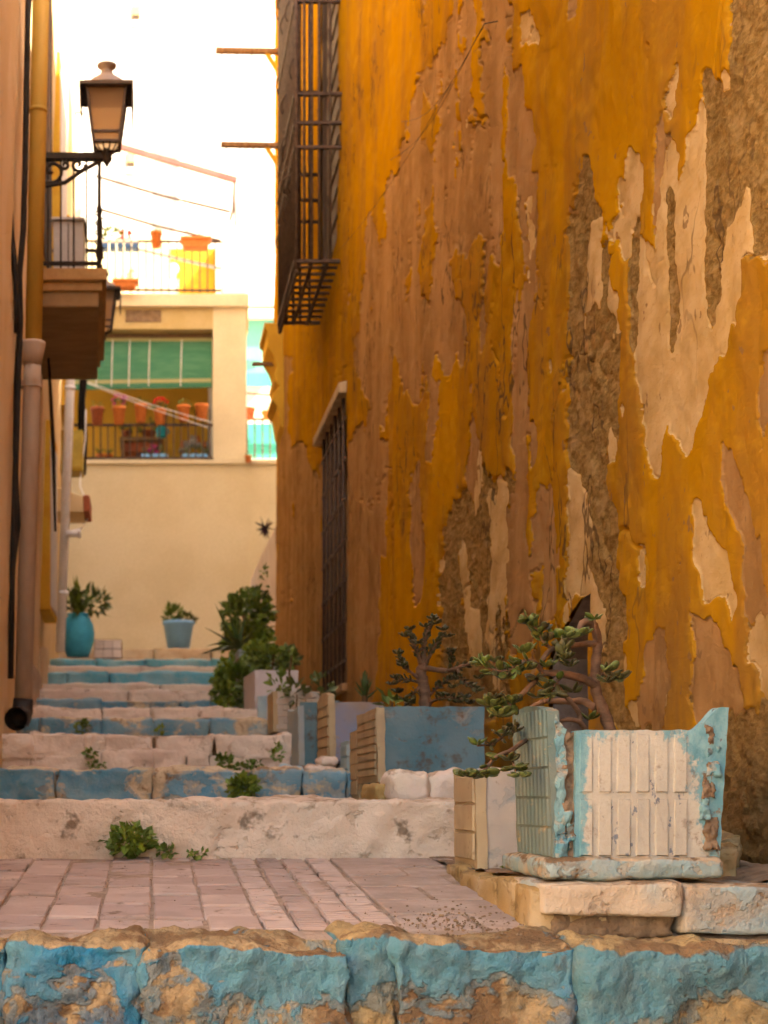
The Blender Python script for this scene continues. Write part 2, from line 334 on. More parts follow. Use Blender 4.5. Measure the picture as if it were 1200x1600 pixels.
TAN, CRE, DRK, YEL = 0, 1, 2, 3
POLYS = [
 (TAN, [(707,-60),(711,14),(686,77),(665,112),(637,161),(633,210),(621,266),(595,259),(591,315),(570,332),(567,402),(560,455),(556,560),(560,590),(583,640),(596,653),(605,640),(620,600),(655,635),(668,650),(672,610),(680,570),(690,540),(712,520),(725,500),(715,450),(703,445),(710,385),(728,390),(740,360),(770,400),(792,390),(797,320),(803,200),(800,110),(793,-60)]),
 (TAN, [(541,665),(580,650),(612,690),(615,730),(605,780),(598,850),(590,900),(588,960),(585,1060),(570,1110),(535,1110),(536,760)]),
 (TAN, [(648,690),(656,680),(660,760),(662,860),(656,960),(652,1080),(646,1080),(650,900),(640,830)]),
 (TAN, [(428,560),(460,560),(462,650),(478,690),(490,740),(500,720),(505,760),(510,1110),(424,1110)]),
 (TAN, [(797,110),(818,90),(822,190),(835,300),(842,350),(835,420),(838,480),(825,560),(822,700),(815,800),(800,800),(802,560)]),
 (TAN, [(818,764),(843,764),(867,768),(871,865),(875,890),(867,942),(850,977),(815,1030),(801,1040),(801,890),(815,785)]),
 (TAN, [(1133,680),(1151,680),(1168,750),(1172,806),(1230,820),(1230,988),(1158,960),(1154,837),(1147,809),(1132,764)]),
 (TAN, [(1004,1012),(1025,960),(1032,1012),(1046,1100),(1040,1150),(1000,1150)]),
 (TAN, [(1084,939),(1112,960),(1137,1002),(1158,1058),(1172,1100),(1180,1180),(1092,1180)]),
 (TAN, [(1190,540),(1230,540),(1230,740),(1189,680)]),
 (TAN, [(690,520),(720,505),(715,570),(700,600),(690,570)]),
 (DRK, [(690,800),(705,780),(722,770),(735,705),(755,720),(770,745),(795,730),(800,1130),(690,1130),(685,960),(683,900)]),
 (TAN, [(722,740),(735,700),(748,720),(742,770),(728,800)]),
 (CRE, [(700,960),(740,940),(760,1000),(790,960),(796,1010),(740,1040),(705,1030)]),
 (DRK, [(887,340),(899,290),(908,257),(920,255),(925,300),(935,350),(943,400),(948,480),(957,530),(968,560),(963,570),(965,620),(968,680),(962,740),(945,750),(955,800),(960,860),(965,960),(972,1000),(975,1130),(930,1130),(925,920),(895,940),(880,940),(885,900),(888,830),(887,740),(890,680),(893,640),(890,560)]),
 (CRE, [(888,720),(905,740),(915,790),(925,830),(918,880),(900,930),(885,960),(880,930),(886,860),(886,780)]),
 (CRE, [(860,990),(880,940),(915,905),(930,915),(936,1000),(925,1010),(915,935),(880,985)]),
 (CRE, [(955,259),(976,224),(997,259),(994,350),(1007,402),(1025,350),(1034,266),(1056,210),(1060,315),(1070,245),(1088,210),(1092,116),(1116,98),(1130,105),(1140,32),(1134,157),(1120,175),(1116,245),(1116,305),(1102,357),(1130,350),(1151,280),(1182,301),(1230,285),(1230,385),(1179,416),(1161,399),(1154,420),(1168,458),(1140,497),(1133,560),(1105,575),(1098,640),(1081,680),(1078,708),(1067,718),(1046,677),(1032,708),(1025,767),(1004,708),(990,652),(987,575),(975,540),(976,455),(960,350)]),
 (CRE, [(938,367),(950,330),(958,350),(952,420),(960,530),(966,560),(955,540),(945,470)]),
 (CRE, [(1050,125),(1060,110),(1056,190),(1040,200)]),
 (CRE, [(968,640),(980,630),(978,670),(972,690)]),
 (CRE, [(1092,575),(1103,560),(1105,640),(1095,690),(1088,650)]),
 (DRK, [(1134,-60),(1230,-60),(1230,285),(1182,301),(1151,280),(1130,350),(1102,357),(1116,245),(1130,160),(1145,60)]),
 (CRE, [(1084,795),(1109,799),(1126,855),(1137,907),(1151,953),(1137,967),(1116,935),(1095,911),(1083,837)]),
 (CRE, [(983,845),(1002,865),(1002,911),(985,897)]),
 (CRE, [(1050,869),(1070,867),(1079,883),(1054,883)]),
 (CRE, [(1161,970),(1230,991),(1230,1100),(1186,1100),(1179,1047),(1161,1026)]),
 (DRK, [(1110,1140),(1150,1090),(1230,1100),(1230,1500),(1100,1500)]),
 (DRK, [(970,1080),(1010,1120),(1030,1500),(950,1500)]),
 (CRE, [(800,30),(822,15),(835,60),(806,78)]),
 (CRE, [(815,300),(822,290),(832,380),(828,450),(820,430)]),
 (YEL, [(478,560),(497,560),(494,700),(487,746),(480,690)]),
 (YEL, [(452,600),(470,590),(468,690),(460,716),(452,690)]),
 (YEL, [(664,150),(680,160),(674,200),(668,230),(655,225)]),
 (YEL, [(722,70),(732,75),(728,105),(721,90)]),
 (YEL, [(740,140),(750,130),(742,210),(732,240),(730,300),(724,300)]),
 (YEL, [(787,330),(800,310),(796,430),(790,470),(784,400)]),
 (YEL, [(704,385),(715,380),(712,430),(702,447)]),
 (YEL, [(573,450),(580,440),(578,480),(570,500)]),
 (YEL, [(723,500),(735,480),(742,520),(765,470),(772,500),(760,560),(720,560)]),
 (YEL, [(994,350),(1004,260),(1012,290),(1034,300),(1024,380),(1010,404)]),
 (YEL, [(1100,610),(1112,570),(1120,640),(1105,690)]),
]
def in_poly(px, py, poly):
    r = np.zeros(px.shape, bool); n = len(poly); j = n - 1
    for i in range(n):
        xi, yi = poly[i]; xj, yj = poly[j]
        if yi != yj:
            r ^= ((yi > py) != (yj > py)) & (px < (xj - xi) * (py - yi) / (yj - yi) + xi)
        j = i
    return r
def blur(a, k, axis):
    pad = [(0, 0)] * a.ndim; pad[axis] = (k + 1, k)
    c = np.cumsum(np.pad(a, pad, mode='edge'), axis=axis, dtype=np.float64); n = a.shape[axis]
    lo = np.take(c, np.arange(0, n), axis); hi = np.take(c, np.arange(2*k+1, n+2*k+1), axis)
    return ((hi - lo) / (2*k+1)).astype(np.float32)

WIN = (9.80, 11.15, .74, 2.60)           # lower window: near, far, bottom, top
DOOR = (10.25, 11.2, 3.75, 6.2)          # upper window behind the cage
NICHE = [(4.372, .592), (4.47, .585), (4.76, .47), (4.80, .44), (4.80, .15), (4.372, .15)]
ZTOP = 8.15
def layers_for(Y, Z, seed, poly):
    """one-hot cover fields (tan, cream, dark, yellow), ragged by noise, blurred for the shader's threshold"""
    px = VX + XW * F / np.maximum(Y, .5); py = VY - Z * F / np.maximum(Y, .5)
    lab = np.full(Y.shape, YEL, np.int8)
    if poly:
        wx = (fbm(Y*4, Z*4.0, 4, seed+1) - .5); wy = (fbm(Y*8, Z*3, 4, seed+2) - .5)
        fx = (fbm(Y*22, Z*20, 4, seed+3, .65) - .5); fy = (fbm(Y*26, Z*9, 4, seed+4, .65) - .5)
        X2 = px + wx*26 + fx*20; Y2 = py + wy*80 + fy*90
        for k, pl in POLYS: lab[in_poly(X2, Y2, pl)] = k
        out = (py < -45)
    else:
        out = np.ones(Y.shape, bool)
    s1 = fbm(Y*1.6, Z*.55, 5, seed+20) ; s2 = fbm(Y*1.9, Z*.6, 5, seed+30)
    ol = np.where(s1 > .58, TAN, np.where(s2 > .62, CRE, np.where(s2 < .33, DRK, YEL)))
    lab = np.where(out, ol, lab)
    if poly:          # thin leftover streaks of paint on the bared plaster, small losses in the paint
        st1 = fbm(Y*7, Z*1.6, 4, seed+70); lab = np.where((lab == TAN) & (st1 > .655), YEL, lab)
        st2 = fbm(Y*5, Z*2.2, 4, seed+75); lab = np.where((lab == YEL) & (st2 > .735), TAN, lab); lab = np.where((lab == CRE) & (st1 < .33), DRK, lab)
        lab = np.where((lab == DRK) & (st2 > .60), CRE, lab)
    hot = np.stack([(lab == k).astype(np.float32) for k in range(4)], 0)
    wide = hot.copy()
    for _ in range(2): wide = blur(blur(wide, 7, 1), 3, 2)
    ka = np.clip(7/np.maximum(Y, 1), .4, 1).astype(np.float32) if poly else 1.0
    for k in range(4):
        wide[k] += ka * (fbm(Y*11 + 31*k, Z*8, 5, seed+40+k, .62) - .5) * (1.5 if k in (TAN, YEL) else 1.25)
        wide[k] += ka * (fbm(Y*44 + 11*k, Z*17, 3, seed+60+k, .7) - .5) * 1.1
    lab2 = wide.argmax(0)
    h2 = np.stack([(lab2 == k).astype(np.float32) for k in range(4)], 0)
    return h2
def relief(h2, Y, Z, seed):
    s = blur(blur(h2, 1, 1), 1, 2)
    lip = .3*np.exp(-((s[YEL] - .7) / .18)**2) * np.clip(fbm(Y*5, Z*4, 3, seed+5)*2.6 - .9, 0, 1)
    hgt = .011*s[YEL] + .006*s[TAN] + .0045*s[CRE] + .006*lip
    yw = blur(blur(h2[YEL], 2, 0), 1, 1)      # undercut just below the lifted edges of the paint
    hgt -= .014*np.exp(-((yw - .28)/.14)**2) * (h2[YEL] < .5) * np.clip(fbm(Y*4, Z*5, 3, seed+6)*3.2 - 1.3, 0, 1)
    crack = np.abs(fbm(Y*2.2, Z*1.0, 4, seed+15) - .5) + .06*np.clip(.62 - fbm(Y*1.1, Z*1.1, 2, seed+16), 0, 1)*4
    hgt -= .011*np.exp(-(crack/.005)**2)
    hgt += (fbm(Y*30, Z*34, 3, seed+7) - .5) * (.002 + .014*s[DRK])
    hgt += (fbm(Y*9, Z*5, 4, seed+8) - .5) * .018 + (fbm(Y*1.3, Z*.9, 3, seed+9) - .5) * .045
    return hgt, s

house = thing('ochre_house', 'tall house with peeling ochre, tan and cream plaster along the right of the alley', 'house', (XW, 9, 0))
def wall_sheet(Yg, Zg, seed, poly, name):
    h2 = layers_for(Yg, Zg, seed, poly); hg, s = relief(h2, Yg, Zg, seed)
    V = np.stack([XW + .012 - hg, Yg, Zg], -1).astype(np.float32)
    V -= np.array(ORG[house], dtype=np.float32)
    cy = (Yg[:-1, :-1] + Yg[1:, 1:])/2; cz = (Zg[:-1, :-1] + Zg[1:, 1:])/2
    drop = np.zeros(cy.shape, bool)
    for (a, b, c, d) in (WIN, DOOR): drop |= (cy > a) & (cy < b) & (cz > c) & (cz < d)
    drop |= in_poly(cy, cz, NICHE)
    me = grid_mesh(name, V, {'layers': np.moveaxis(s[:3], 0, -1)}, drop, True, True)
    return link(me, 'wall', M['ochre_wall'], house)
pxs = np.arange(1216, 428.5, -1.45)
pys = np.arange(1440, -40, -1.6)
dcol = XW * F / (pxs - VX)
Yg = np.repeat(dcol[None, :], len(pys) + 28, 0)
Zv = (VY - pys)[:, None] * dcol[None, :] / F
tt = np.linspace(0, 1, 29)[1:, None]
ztc = np.where(dcol < 8.5, 6.3, ZTOP)[None, :]
Zg = np.concatenate([Zv, Zv[-1:] * (1 - tt) + ztc * tt], 0)
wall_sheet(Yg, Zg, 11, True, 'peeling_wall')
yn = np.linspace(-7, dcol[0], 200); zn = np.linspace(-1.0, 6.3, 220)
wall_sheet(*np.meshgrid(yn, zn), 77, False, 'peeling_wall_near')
YEND = float(dcol[-1])
m = MB()
m.box(XW+.25, 7.5, 8.5, YEND, -1, ZTOP); m.box(XW+.25, 7.5, -7, 8.498, -1, 6.3); m.box(XW+.02, XW+.25, YEND-.12, YEND, -1, ZTOP); m.box(XW+.02, XW+.25, -7, -6.9, -1, 6.3)
m.box(XW+.03, XW+.25, 8.5, YEND, ZTOP-.12, ZTOP-.002); m.box(XW+.03, XW+.25, 8.5, 8.6, 6.2, ZTOP-.13); m.box(XW+.03, XW+.25, -7, 8.49, 6.18, 6.298)
m.build('body', M['ochre_plain'], house)
MB().box(XW-.12, 7.7, 8.4, YEND+.1, ZTOP, ZTOP+.1).build('roof_edge', M['terracotta'], house); MB().box(XW-.12, 7.7, -7.2, 8.39, 6.3, 6.4).build('roof_edge', M['terracotta'], house)

# ---- lower barred window
def reveal(a, b, c, d, depth, mat, parent, name):
    m = MB(); x0 = XW + .012; x1 = XW + depth
    m.box(x0, x1, a-.05, a, c-.05, d+.05); m.box(x0, x1, b, b+.05, c-.05, d+.05)
    m.box(x0, x1, a, b, c-.05, c); m.box(x0, x1, a, b, d, d+.05)
    return m.build(name, mat, parent)
a, b, c, d = WIN
win = empty('window', (XW, (a+b)/2, c)); win.parent = house; win.location = Vector(win.location) - ORG[house]
M['reveal'] = simple('reveal_plaster', (.33, .20, .10), (.25, .15, .07), 8, .9, .5, .006)
reveal(a, b, c, d, .3, M['reveal'], win, 'reveal')
MB().box(XW+.14, XW+.16, a, b, c, d).build('pane', M['brown_shutter'], win)
m = MB(); m.prism([(XW-.05, d-.01), (XW-.05, d+.055), (XW+.06, d+.085), (XW+.06, d-.01)], 'y', a-.03, b+.13)
m.build('lintel', simple('lintel_stone', (.50, .36, .22), (.38, .26, .15), 10, .9, .6, .008), win, bevel=.008)
MB().box(XW-.03, XW+.2, a-.04, b+.04, c-.045, c+.004).build('sill', M['reveal'], win, bevel=.008)
nb = 6
for i in range(nb):
    y = a + (b-a)*(i+.5)/nb
    MB().tube([(XW+.0, y, c), (XW+.0, y, d)], .0105, 6).build('bar', M['iron'], win, True)
for i in range(7):
    z = c + (d-c)*(i+.6)/7.2
    MB().bar((XW+.0, a, z), (XW+.0, b, z), .008, .022).build('cross_bar', M['iron'], win)

# ---- upper window and its iron cage
a, b, c, d = DOOR
win2 = empty('window', (XW, (a+b)/2, c)); win2.parent = house; win2.location = Vector(win2.location) - ORG[house]
reveal(a, b, c, d, .12, M['brown_shutter'], win2, 'reveal')
MB().box(XW+.045, XW+.07, a, b, c, d).build('shutter', M['brown_shutter'], win2)
for i in range(14):
    z = c + .1 + i*.17
    MB().box(XW+.033, XW+.045, a+.1, b-.1, z, z+.11).build('slat', M['brown_shutter'], win2)
cage = empty('window_cage', (XW, 11, 3.5)); cage.parent = house; cage.location = Vector(cage.location) - ORG[house]
c0, c1, cz0, cz1, cx = 10.1, 11.4, 3.54, 6.4, .965
nb = 19
for i in range(nb):
    y = c0 + (c1-c0)*i/(nb-1)
    m = MB(); m.tube([(cx, y, cz0-.05), (cx, y, cz1)], .015, 6); m.lathe((cx, y, cz0-.085), [(.003, 0), (.016, .02), (.006, .04)], 6)
    m.build('bar', M['iron'], cage, True)
for xx in (cx+.05, cx+.1, cx+.15, cx+.22):
    MB().tube([(xx, c0, cz0), (xx, c0, cz1)], .0105, 6).build('bar', M['iron'], cage, True)
    MB().tube([(xx, c1, cz0), (xx, c1, cz1)], .0105, 6).build('bar', M['iron'], cage, True)
for z in (cz0, cz0+.75, 4.45, 4.64, 5.25, 5.95, cz1):
    MB().bar((cx-.012, c0, z), (cx-.012, c1, z), .014, .035).build('rail', M['iron'], cage)
    MB().bar((cx, c0, z), (XW+.02, c0, z), .03, .018).build('rail', M['iron'], cage)
    MB().bar((cx, c1, z), (XW+.02, c1, z), .03, .018).build('rail', M['iron'], cage)
for i in range(11):
    y = c0 + (c1-c0)*i/10
    MB().tube([(cx, y, cz0+.006), (XW+.01, y, cz0+.006)], .011, 6).build('floor_bar', M['iron'], cage, True)
for xx in (cx+.1, cx+.2):
    MB().bar((xx, c0, cz0-.012), (xx, c1, cz0-.012), .02, .012).build('floor_rail', M['iron'], cage)
m = MB()
rng = random.Random(4)
for i in range(22):      # twisted wire ornament along the outer face
    y = c0 + (c1-c0)*rng.random(); z = cz0 + .3 + rng.random()*2.4
    pts = [(cx-.02-.02*math.sin(k*1.3), y+.05*math.cos(k*1.05), z+.035*k) for k in range(6)]
    m.tube(pts, .005, 4)
stuff(m.build('scrollwork', M['iron'], cage, True))

# ---- niche
ni = MB()
n0 = NICHE
for i in range(len(n0)):
    p, q = n0[i], n0[(i+1) % len(n0)]
    ni.add([(XW+.01, p[0], p[1]), (XW+.01, q[0], q[1]), (XW+.24, q[0], q[1]), (XW+.24, p[0], p[1])], [(0, 1, 2, 3)])
ni.add([(XW+.2, p[0], p[1]) for p in n0], [tuple(range(len(n0)))])
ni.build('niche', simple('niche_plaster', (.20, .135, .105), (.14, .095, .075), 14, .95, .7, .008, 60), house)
# ---- corbel at the far corner
prof = [(XW+.03, 4.46), (1.07, 4.46), (1.07, 4.40), (1.10, 4.38), (1.10, 4.24), (1.16, 4.14), (1.19, 4.05), (1.165, 3.98), (1.175, 3.92), (1.21, 3.86), (1.15, 3.80), (1.14, 3.74), (1.19, 3.68), (1.22, 3.5), (XW+.03, 3.4)]
MB().prism(prof, 'y', 14.35, 15.0).build('corbel', M['yellow_bright'], house, bevel=.01)
MB().box(.97, 1.24, 14.5, 14.56, 4.11, 4.135).build('iron_shelf', M['wood'], house)

# ---- drying-line brackets
for (x0, x1, y, lab) in ((337, 446, 79, 'upper of two wooden drying-line brackets with ochre brace high on the alley wall'),
                         (345, 443, 226, 'lower of two wooden drying-line brackets with ochre brace high on the alley wall')):
    d = 14.2; p0, p1 = P(x0, y, d), P(x1+8, y+2, d)
    br = thing('drying_bracket', lab, 'bracket', tuple(P(x1, y, d)), 'drying-line brackets')
    MB().bar(p0, (XW+.02, d, p1.z), .05, .045).build('arm', M['wood'], br, bevel=.004)
    MB().bar(P(417, y+5, d), (XW+.01, d, P(440, y+52, d).z), .035, .035).build('brace', M['yellow_bright'], br)
    for k in range(4):
        q = p0.lerp(p1, .08+.2*k); MB().tube([(q.x, d, q.z-.02), (q.x, d, q.z-.05)], .006, 5).build('hook', M['iron'], br)

# ---- washing lines on the wall
m = MB()
def on_wall(x, y, off=.02):
    d = XW*F/(x-VX); q = P(x, y, d); return Vector((XW-off, q.y, q.z))
m.tube([on_wall(782, 33, .01), on_wall(779, 37, .05), on_wall(757, 75, .05)], .0018, 5)
for (x, y) in ((640, 190), (622, 250), (520, 410)):
    A = on_wall(757, 76, .05); B = on_wall(x, y, .04)
    m.tube([A.lerp(B, k/10) - Vector((0, 0, .08*math.sin(math.pi*k/10))) for k in range(11)], .0011, 4)
tag(m.build('washing_line', M['cable'], None), 'thin wires strung from a hook across the peeling ochre wall', 'wire')

# ================================================================= STAIRS
random.seed(5)
def XL(d, z=.3): return -.68 - .039*(d-7.3) + .0185*(z-.3)
def rounded_block(x0, x1, y0, y1, z0, z1, r, nx=12, ny=5, nz=7, amp=.012, sc=6, seed=0, sag=0.0, bulge=0.0):
    """stone block: rounded box, welded, displaced by noise; returns verts, faces"""
    ver = {}; vs = []; fs = []
    def vid(a, b, c):
        k = (a, b, c)
        if k not in ver: ver[k] = len(vs); vs.append(k)
        return ver[k]
    for i in range(nx):
        for j in range(ny):
            for k in (0, nz):
                q = [vid(i, j, k), vid(i+1, j, k), vid(i+1, j+1, k), vid(i, j+1, k)]; fs.append(q if k else q[::-1])
        for j in range(nz):
            for k in (0, ny):
                q = [vid(i, k, j), vid(i+1, k, j), vid(i+1, k, j+1), vid(i, k, j+1)]; fs.append(q[::-1] if k else q)
    for i in range(ny):
        for j in range(nz):
            for k in (0, nx):
                q = [vid(k, i, j), vid(k, i+1, j), vid(k, i+1, j+1), vid(k, i, j+1)]; fs.append(q if k else q[::-1])
    cx_, cy_, cz_ = (x0+x1)/2, (y0+y1)/2, (z0+z1)/2; hx, hy, hz = (x1-x0)/2, (y1-y0)/2, (z1-z0)/2
    rr = min(r, hx*.95, hy*.95, hz*.95); out = []
    off = Vector((seed*7.1, seed*3.3, seed*5.7))
    for (i, j, k) in vs:
        q = Vector(((2*i/nx-1)*hx, (2*j/ny-1)*hy, (2*k/nz-1)*hz))
        cc = Vector((max(-hx+rr, min(hx-rr, q.x)), max(-hy+rr, min(hy-rr, q.y)), max(-hz+rr, min(hz-rr, q.z))))
        v = q - cc
        nrm = v.normalized() if v.length > 1e-6 else Vector((0, -1, 0))
        p = cc + (nrm * rr if v.length > 1e-6 else v)
        w_ = Vector((p.x+cx_, p.y+cy_, p.z+cz_))
        n1 = mnoise.fractal(w_*sc+off, .8, 2.0, 6); n2 = mnoise.noise(w_*sc*.35+off)
        vo = mnoise.voronoi(w_*sc*1.1+off)[0]; n3 = mnoise.fractal(w_*sc*5+off, .9, 2.0, 3)
        w_ = w_ + nrm*(n1*amp*.8 + n2*amp*1.3 - (vo[0]-.35)*amp*1.6 + n3*amp*.22)
        if bulge and j == 0: w_.y -= bulge * (1 - (2*i/nx-1)**4) * math.sin(math.pi*k/nz)
        w_.z += sag * n2
        out.append(w_)
    return out, fs
def block(parent, mat, *args, name='stone', **kw):
    vs, fs = rounded_block(*args, **kw)
    return MB().add(vs, fs).build(name, mat, parent, True)

# (depth of riser, z bottom, z top, kind, joints as photo x of stone borders)
STEPS = [
 (4.12, -.155, .000, 'riser_white', [-190, 1150]),
 (5.60, .000, .112, 'blue_stone', [-60, 90, 240, 395, 470, 540, 700, 820]),
 (6.90, .138, .299, 'pink_stone', None),
 (8.40, .360, .4515, 'blue_stone', [-20, 62, 160, 238, 328, 420, 520, 640]),
 (9.00, .480, .544, 'pink_stone', [-10, 160, 235, 350, 480, 600]),
 (10.2, .612, .667, 'blue_stone', [0, 156, 280, 330, 450, 560]),
 (10.9, .7085, .781, 'pink_stone', [0, 200, 330, 460, 560]),
 (12.0, .850, .910, 'white_stone', [0, 190, 250, 400, 520]),
 (13.4, .994, 1.117, 'aqua_stone', [40, 105, 170, 340, 480]),
 (14.5, 1.196, 1.270, 'white_stone', [40, 220, 400, 480]),
 (16.0, 1.387, 1.467, 'aqua_stone', [40, 150, 225, 330, 470]),
 (20.0, 1.850, 1.975, 'ochre_step', [60, 240, 330, 480]),
]
M['ochre_step'] = painted_stone('pale_ochre_step', (.60, .48, .33), (.55, .40, .26), (.48, .34, .2), (.3, .2, .12), .6, .4, .3, 7, seed=8)
names = ['white limewashed riser above the tiled landing', 'blue painted riser', 'rough pinkish stone riser', 'second blue riser', 'thin pink riser', 'thin blue riser', 'pinkish riser', 'pale riser', 'aqua riser', 'cream riser', 'topmost aqua riser', 'low ochre step below the end wall']
for si, (d, z0, z1, mk, joints) in enumerate(STEPS):
    st = structure(empty('stair_step', (0, d, z0)))
    nxt = STEPS[si+1] if si+1 < len(STEPS) else (24, 0, z1+.02, '', None)
    dn, zn_ = nxt[0], nxt[1]
    # tread sheet
    nr, nc = 14, 60
    X = np.linspace(XL(d)-.5, XW+.25, nc)[None, :].repeat(nr, 0); tq = np.linspace(0, 1, nr)[:, None].repeat(nc, 1)
    Yt = d + .06 + tq*(dn+.1-d-.06); Zt = z1 - .012 + (zn_ - z1 + .004)*tq + (fbm(X*6, Yt*6, 4, 200+si)-.5)*.022
    me = grid_mesh('tread', np.stack([X, Yt, Zt], -1) - np.array(ORG[st]))
    link(me, 'tread', M['tread'], st)
    MB().box(XL(d)-.5, XW+.2, d+.05, d+.3, z0-.25, z1-.02).build('mortar', M['mortar'], st)
    far = d > 8
    if joints is None:       # S3: two courses of rubble
        xs1 = [-60, 50, 133, 165, 240, 335, 440, 560, 640, 700]; xs2 = [-60, 48, 160, 240, 290, 328, 380, 450, 560, 700]
        zm = z0 + (z1-z0)*.5
        sd_ = 0
        for xs, a, b in ((xs2, z0-.02, zm), (xs1, zm-.004, z1)):
            for u, v in zip(xs[:-1], xs[1:]):
                sd_ += 1
                x0, x1 = (u-VX)/F*d, (v-VX)/F*d
                jt = random.uniform(-.022, .018)
                lo_, hi_ = (a-.004, b+jt) if a < z0 else (a-.035, b+random.uniform(-.004, .006))
                block(st, M[mk], x0-.006, x1+.006, d-.03+random.uniform(-.012, .012), d+.2, lo_, hi_, .014, 18, 4, 11, amp=.015, sc=7, seed=si*20+sd_)
        continue
    for k, (u, v) in enumerate(zip(joints[:-1], joints[1:])):
        x0, x1 = (u-VX)/F*d, (v-VX)/F*d
        big = si == 0
        block(st, M[mk], x0-(.004 if big else .0), x1+(.004 if big else .0), d-.03+random.uniform(-.01, .012)*(0.4 if big else 1), d+.25, z0-.05, z1+random.uniform(-.004, .006),
              .010 if not big else .012, 190 if big else (14 if far else 26), 5, 18 if big else (6 if far else 11), amp=.011 if big else (.014 if not far else .013), sc=11 if not far else 8, seed=si*20+k, sag=.006)

# ---- landing with paving tiles
ld = structure(empty('landing', (0, 3.4, -.2)))
LS = (.155 - .245) / (4.12 - 2.8)
def zl(y): return -.245 + (-.155+.245)*(y-2.8)/(4.12-2.8)
nr, nc = 50, 90
X, Yt = np.meshgrid(np.linspace(-1.2, XW+.3, nc), np.linspace(2.78, 4.2, nr))
Zt = -.245 + .0682*(Yt-2.8) - .0035 + (fbm(X*7, Yt*7, 4, 300)-.5)*.012
edge = np.clip((2.86 + (fbm(X*5, Yt*0+3, 3, 310)-.5)*.12 - Yt)/.09, 0, 1); Zt -= edge*.03
rightb = np.clip((X-.55)/.1, 0, 1); Zt += rightb*(fbm(X*14, Yt*14, 4, 305)-.5)*.02
link(grid_mesh('bedding', np.stack([X, Yt, Zt], -1) - np.array(ORG[ld])), 'bedding', M['joint'], ld)
cols = [(-.6165+.1035*k, -.6165+.1035*(k+1)-.001) for k in range(8)]
rng = random.Random(8)
def tile(x0, x1, y0, y1, lift, mat, ridges=0):
    g = .0022; x0 += g; x1 -= g; y0 += .007; y1 -= .007
    t1, t2 = rng.uniform(-.0018, .0018), rng.uniform(-.0018, .0018)
    jx = rng.uniform(-.002, .002)
    zA, zB = zl(y0)+lift, zl(y1)+lift
    m = MB(); b_ = .003; h = .02
    lo = [(x0+jx, y0, zA-h), (x1+jx, y0, zA-h), (x1+jx, y1, zB-h), (x0+jx, y1, zB-h)]
    md = [(x0+jx, y0, zA-b_+t1), (x1+jx, y0, zA-b_-t1), (x1+jx, y1, zB-b_-t2), (x0+jx, y1, zB-b_+t2)]
    tp = [(x0+jx+b_, y0+b_, zA+t1), (x1+jx-b_, y0+b_, zA-t1), (x1+jx-b_, y1-b_, zB-t2), (x0+jx+b_, y1-b_, zB+t2)]
    fs = [(0,1,5,4),(1,2,6,5),(2,3,7,6),(3,0,4,7),(4,5,9,8),(5,6,10,9),(6,7,11,10),(7,4,8,11)]
    if not ridges: fs.append((8, 9, 10, 11))
    m.add(lo+md+tp, fs)
    if ridges:
        for r in range(ridges):
            u0, u1 = y0+b_+(y1-y0-2*b_)*r/ridges, y0+b_+(y1-y0-2*b_)*(r+1)/ridges; um = u0*.72+u1*.28
            a, c = x0+jx+b_, x1+jx-b_
            m.add([(a, u0, zl(u0)+lift-.004), (c, u0, zl(u0)+lift-.004), (c, um-.002, zl(um)+lift-.004), (a, um-.002, zl(um)+lift-.004), (c, um, zl(um)+lift), (a, um, zl(um)+lift), (c, u1-.003, zl(u1)+lift), (a, u1-.003, zl(u1)+lift), (c, u1, zl(u1)+lift-.004), (a, u1, zl(u1)+lift-.004)],
                  [(0,1,2,3),(3,2,4,5),(5,4,6,7),(7,6,8,9)])
    m.build('paving_tile', mat, ld)
for ci, (x0, x1) in enumerate(cols):
    y = 2.84 + rng.uniform(-.01, .02)
    while y < 4.06:
        L = .165 + rng.uniform(-.012, .012)
        tile(x0, x1, y, min(y+L, 4.10), rng.uniform(-.004, .005), M['tile'][rng.randrange(3)]); y += L
for ci in range(4):
    x0 = .213 + ci*.0655
    y = 2.84 + rng.uniform(0, .02)
    while y < 4.06:
        tile(x0, x0+.063, y, min(y+.125, 4.10), rng.uniform(-.002, .003), M['tile'][(ci+1) % 3], 4); y += .125
# cement slabs at the right of the tiles
for (x0, x1, y0, y1) in ((.478, .80, 3.90, 4.08), (.478, .62, 3.70, 3.888), (.63, .76, 3.70, 3.888), (.478, .70, 3.50, 3.688), (.478, .60, 3.27, 3.488), (.61, .72, 3.27, 3.488), (.478, .72, 3.06, 3.258), (.478, .62, 2.86, 3.048), (.63, .74, 2.86, 3.048)):
    m = MB(); h = .003 + rng.uniform(-.003, .003)
    m.hexa([(x0, y0, zl(y0)-.02), (x1, y0, zl(y0)-.02), (x1, y1, zl(y1)-.02), (x0, y1, zl(y1)-.02), (x0, y0, zl(y0)+h), (x1, y0, zl(y0)+h), (x1, y1, zl(y1)+h), (x0, y1, zl(y1)+h)])
    m.build('cement_slab', M['cement'], ld, bevel=.004)
m = MB(); rng = random.Random(3)
for i in range(700):      # crumbs of earth
    if rng.random() < .75: x = rng.gauss(.64, .10); y = rng.gauss(2.93, .10)
    else: x = rng.uniform(-.4, .75); y = rng.uniform(2.76, 4.08)
    if y < 2.74 or x > .74: continue
    s = min(abs(rng.gauss(.0, .0016)) + .0006, .0045)*(1 if x > .45 else .6)
    m.lathe((x, y, zl(y)+.002), [(0, -.001), (s, s*.2), (s*.7, s*.9), (0, s*1.1)], 5, 1, rng.uniform(.6, 1.2), rng.random()*3)
stuff(m.build('earth_crumbs', M['mortar'], ld))

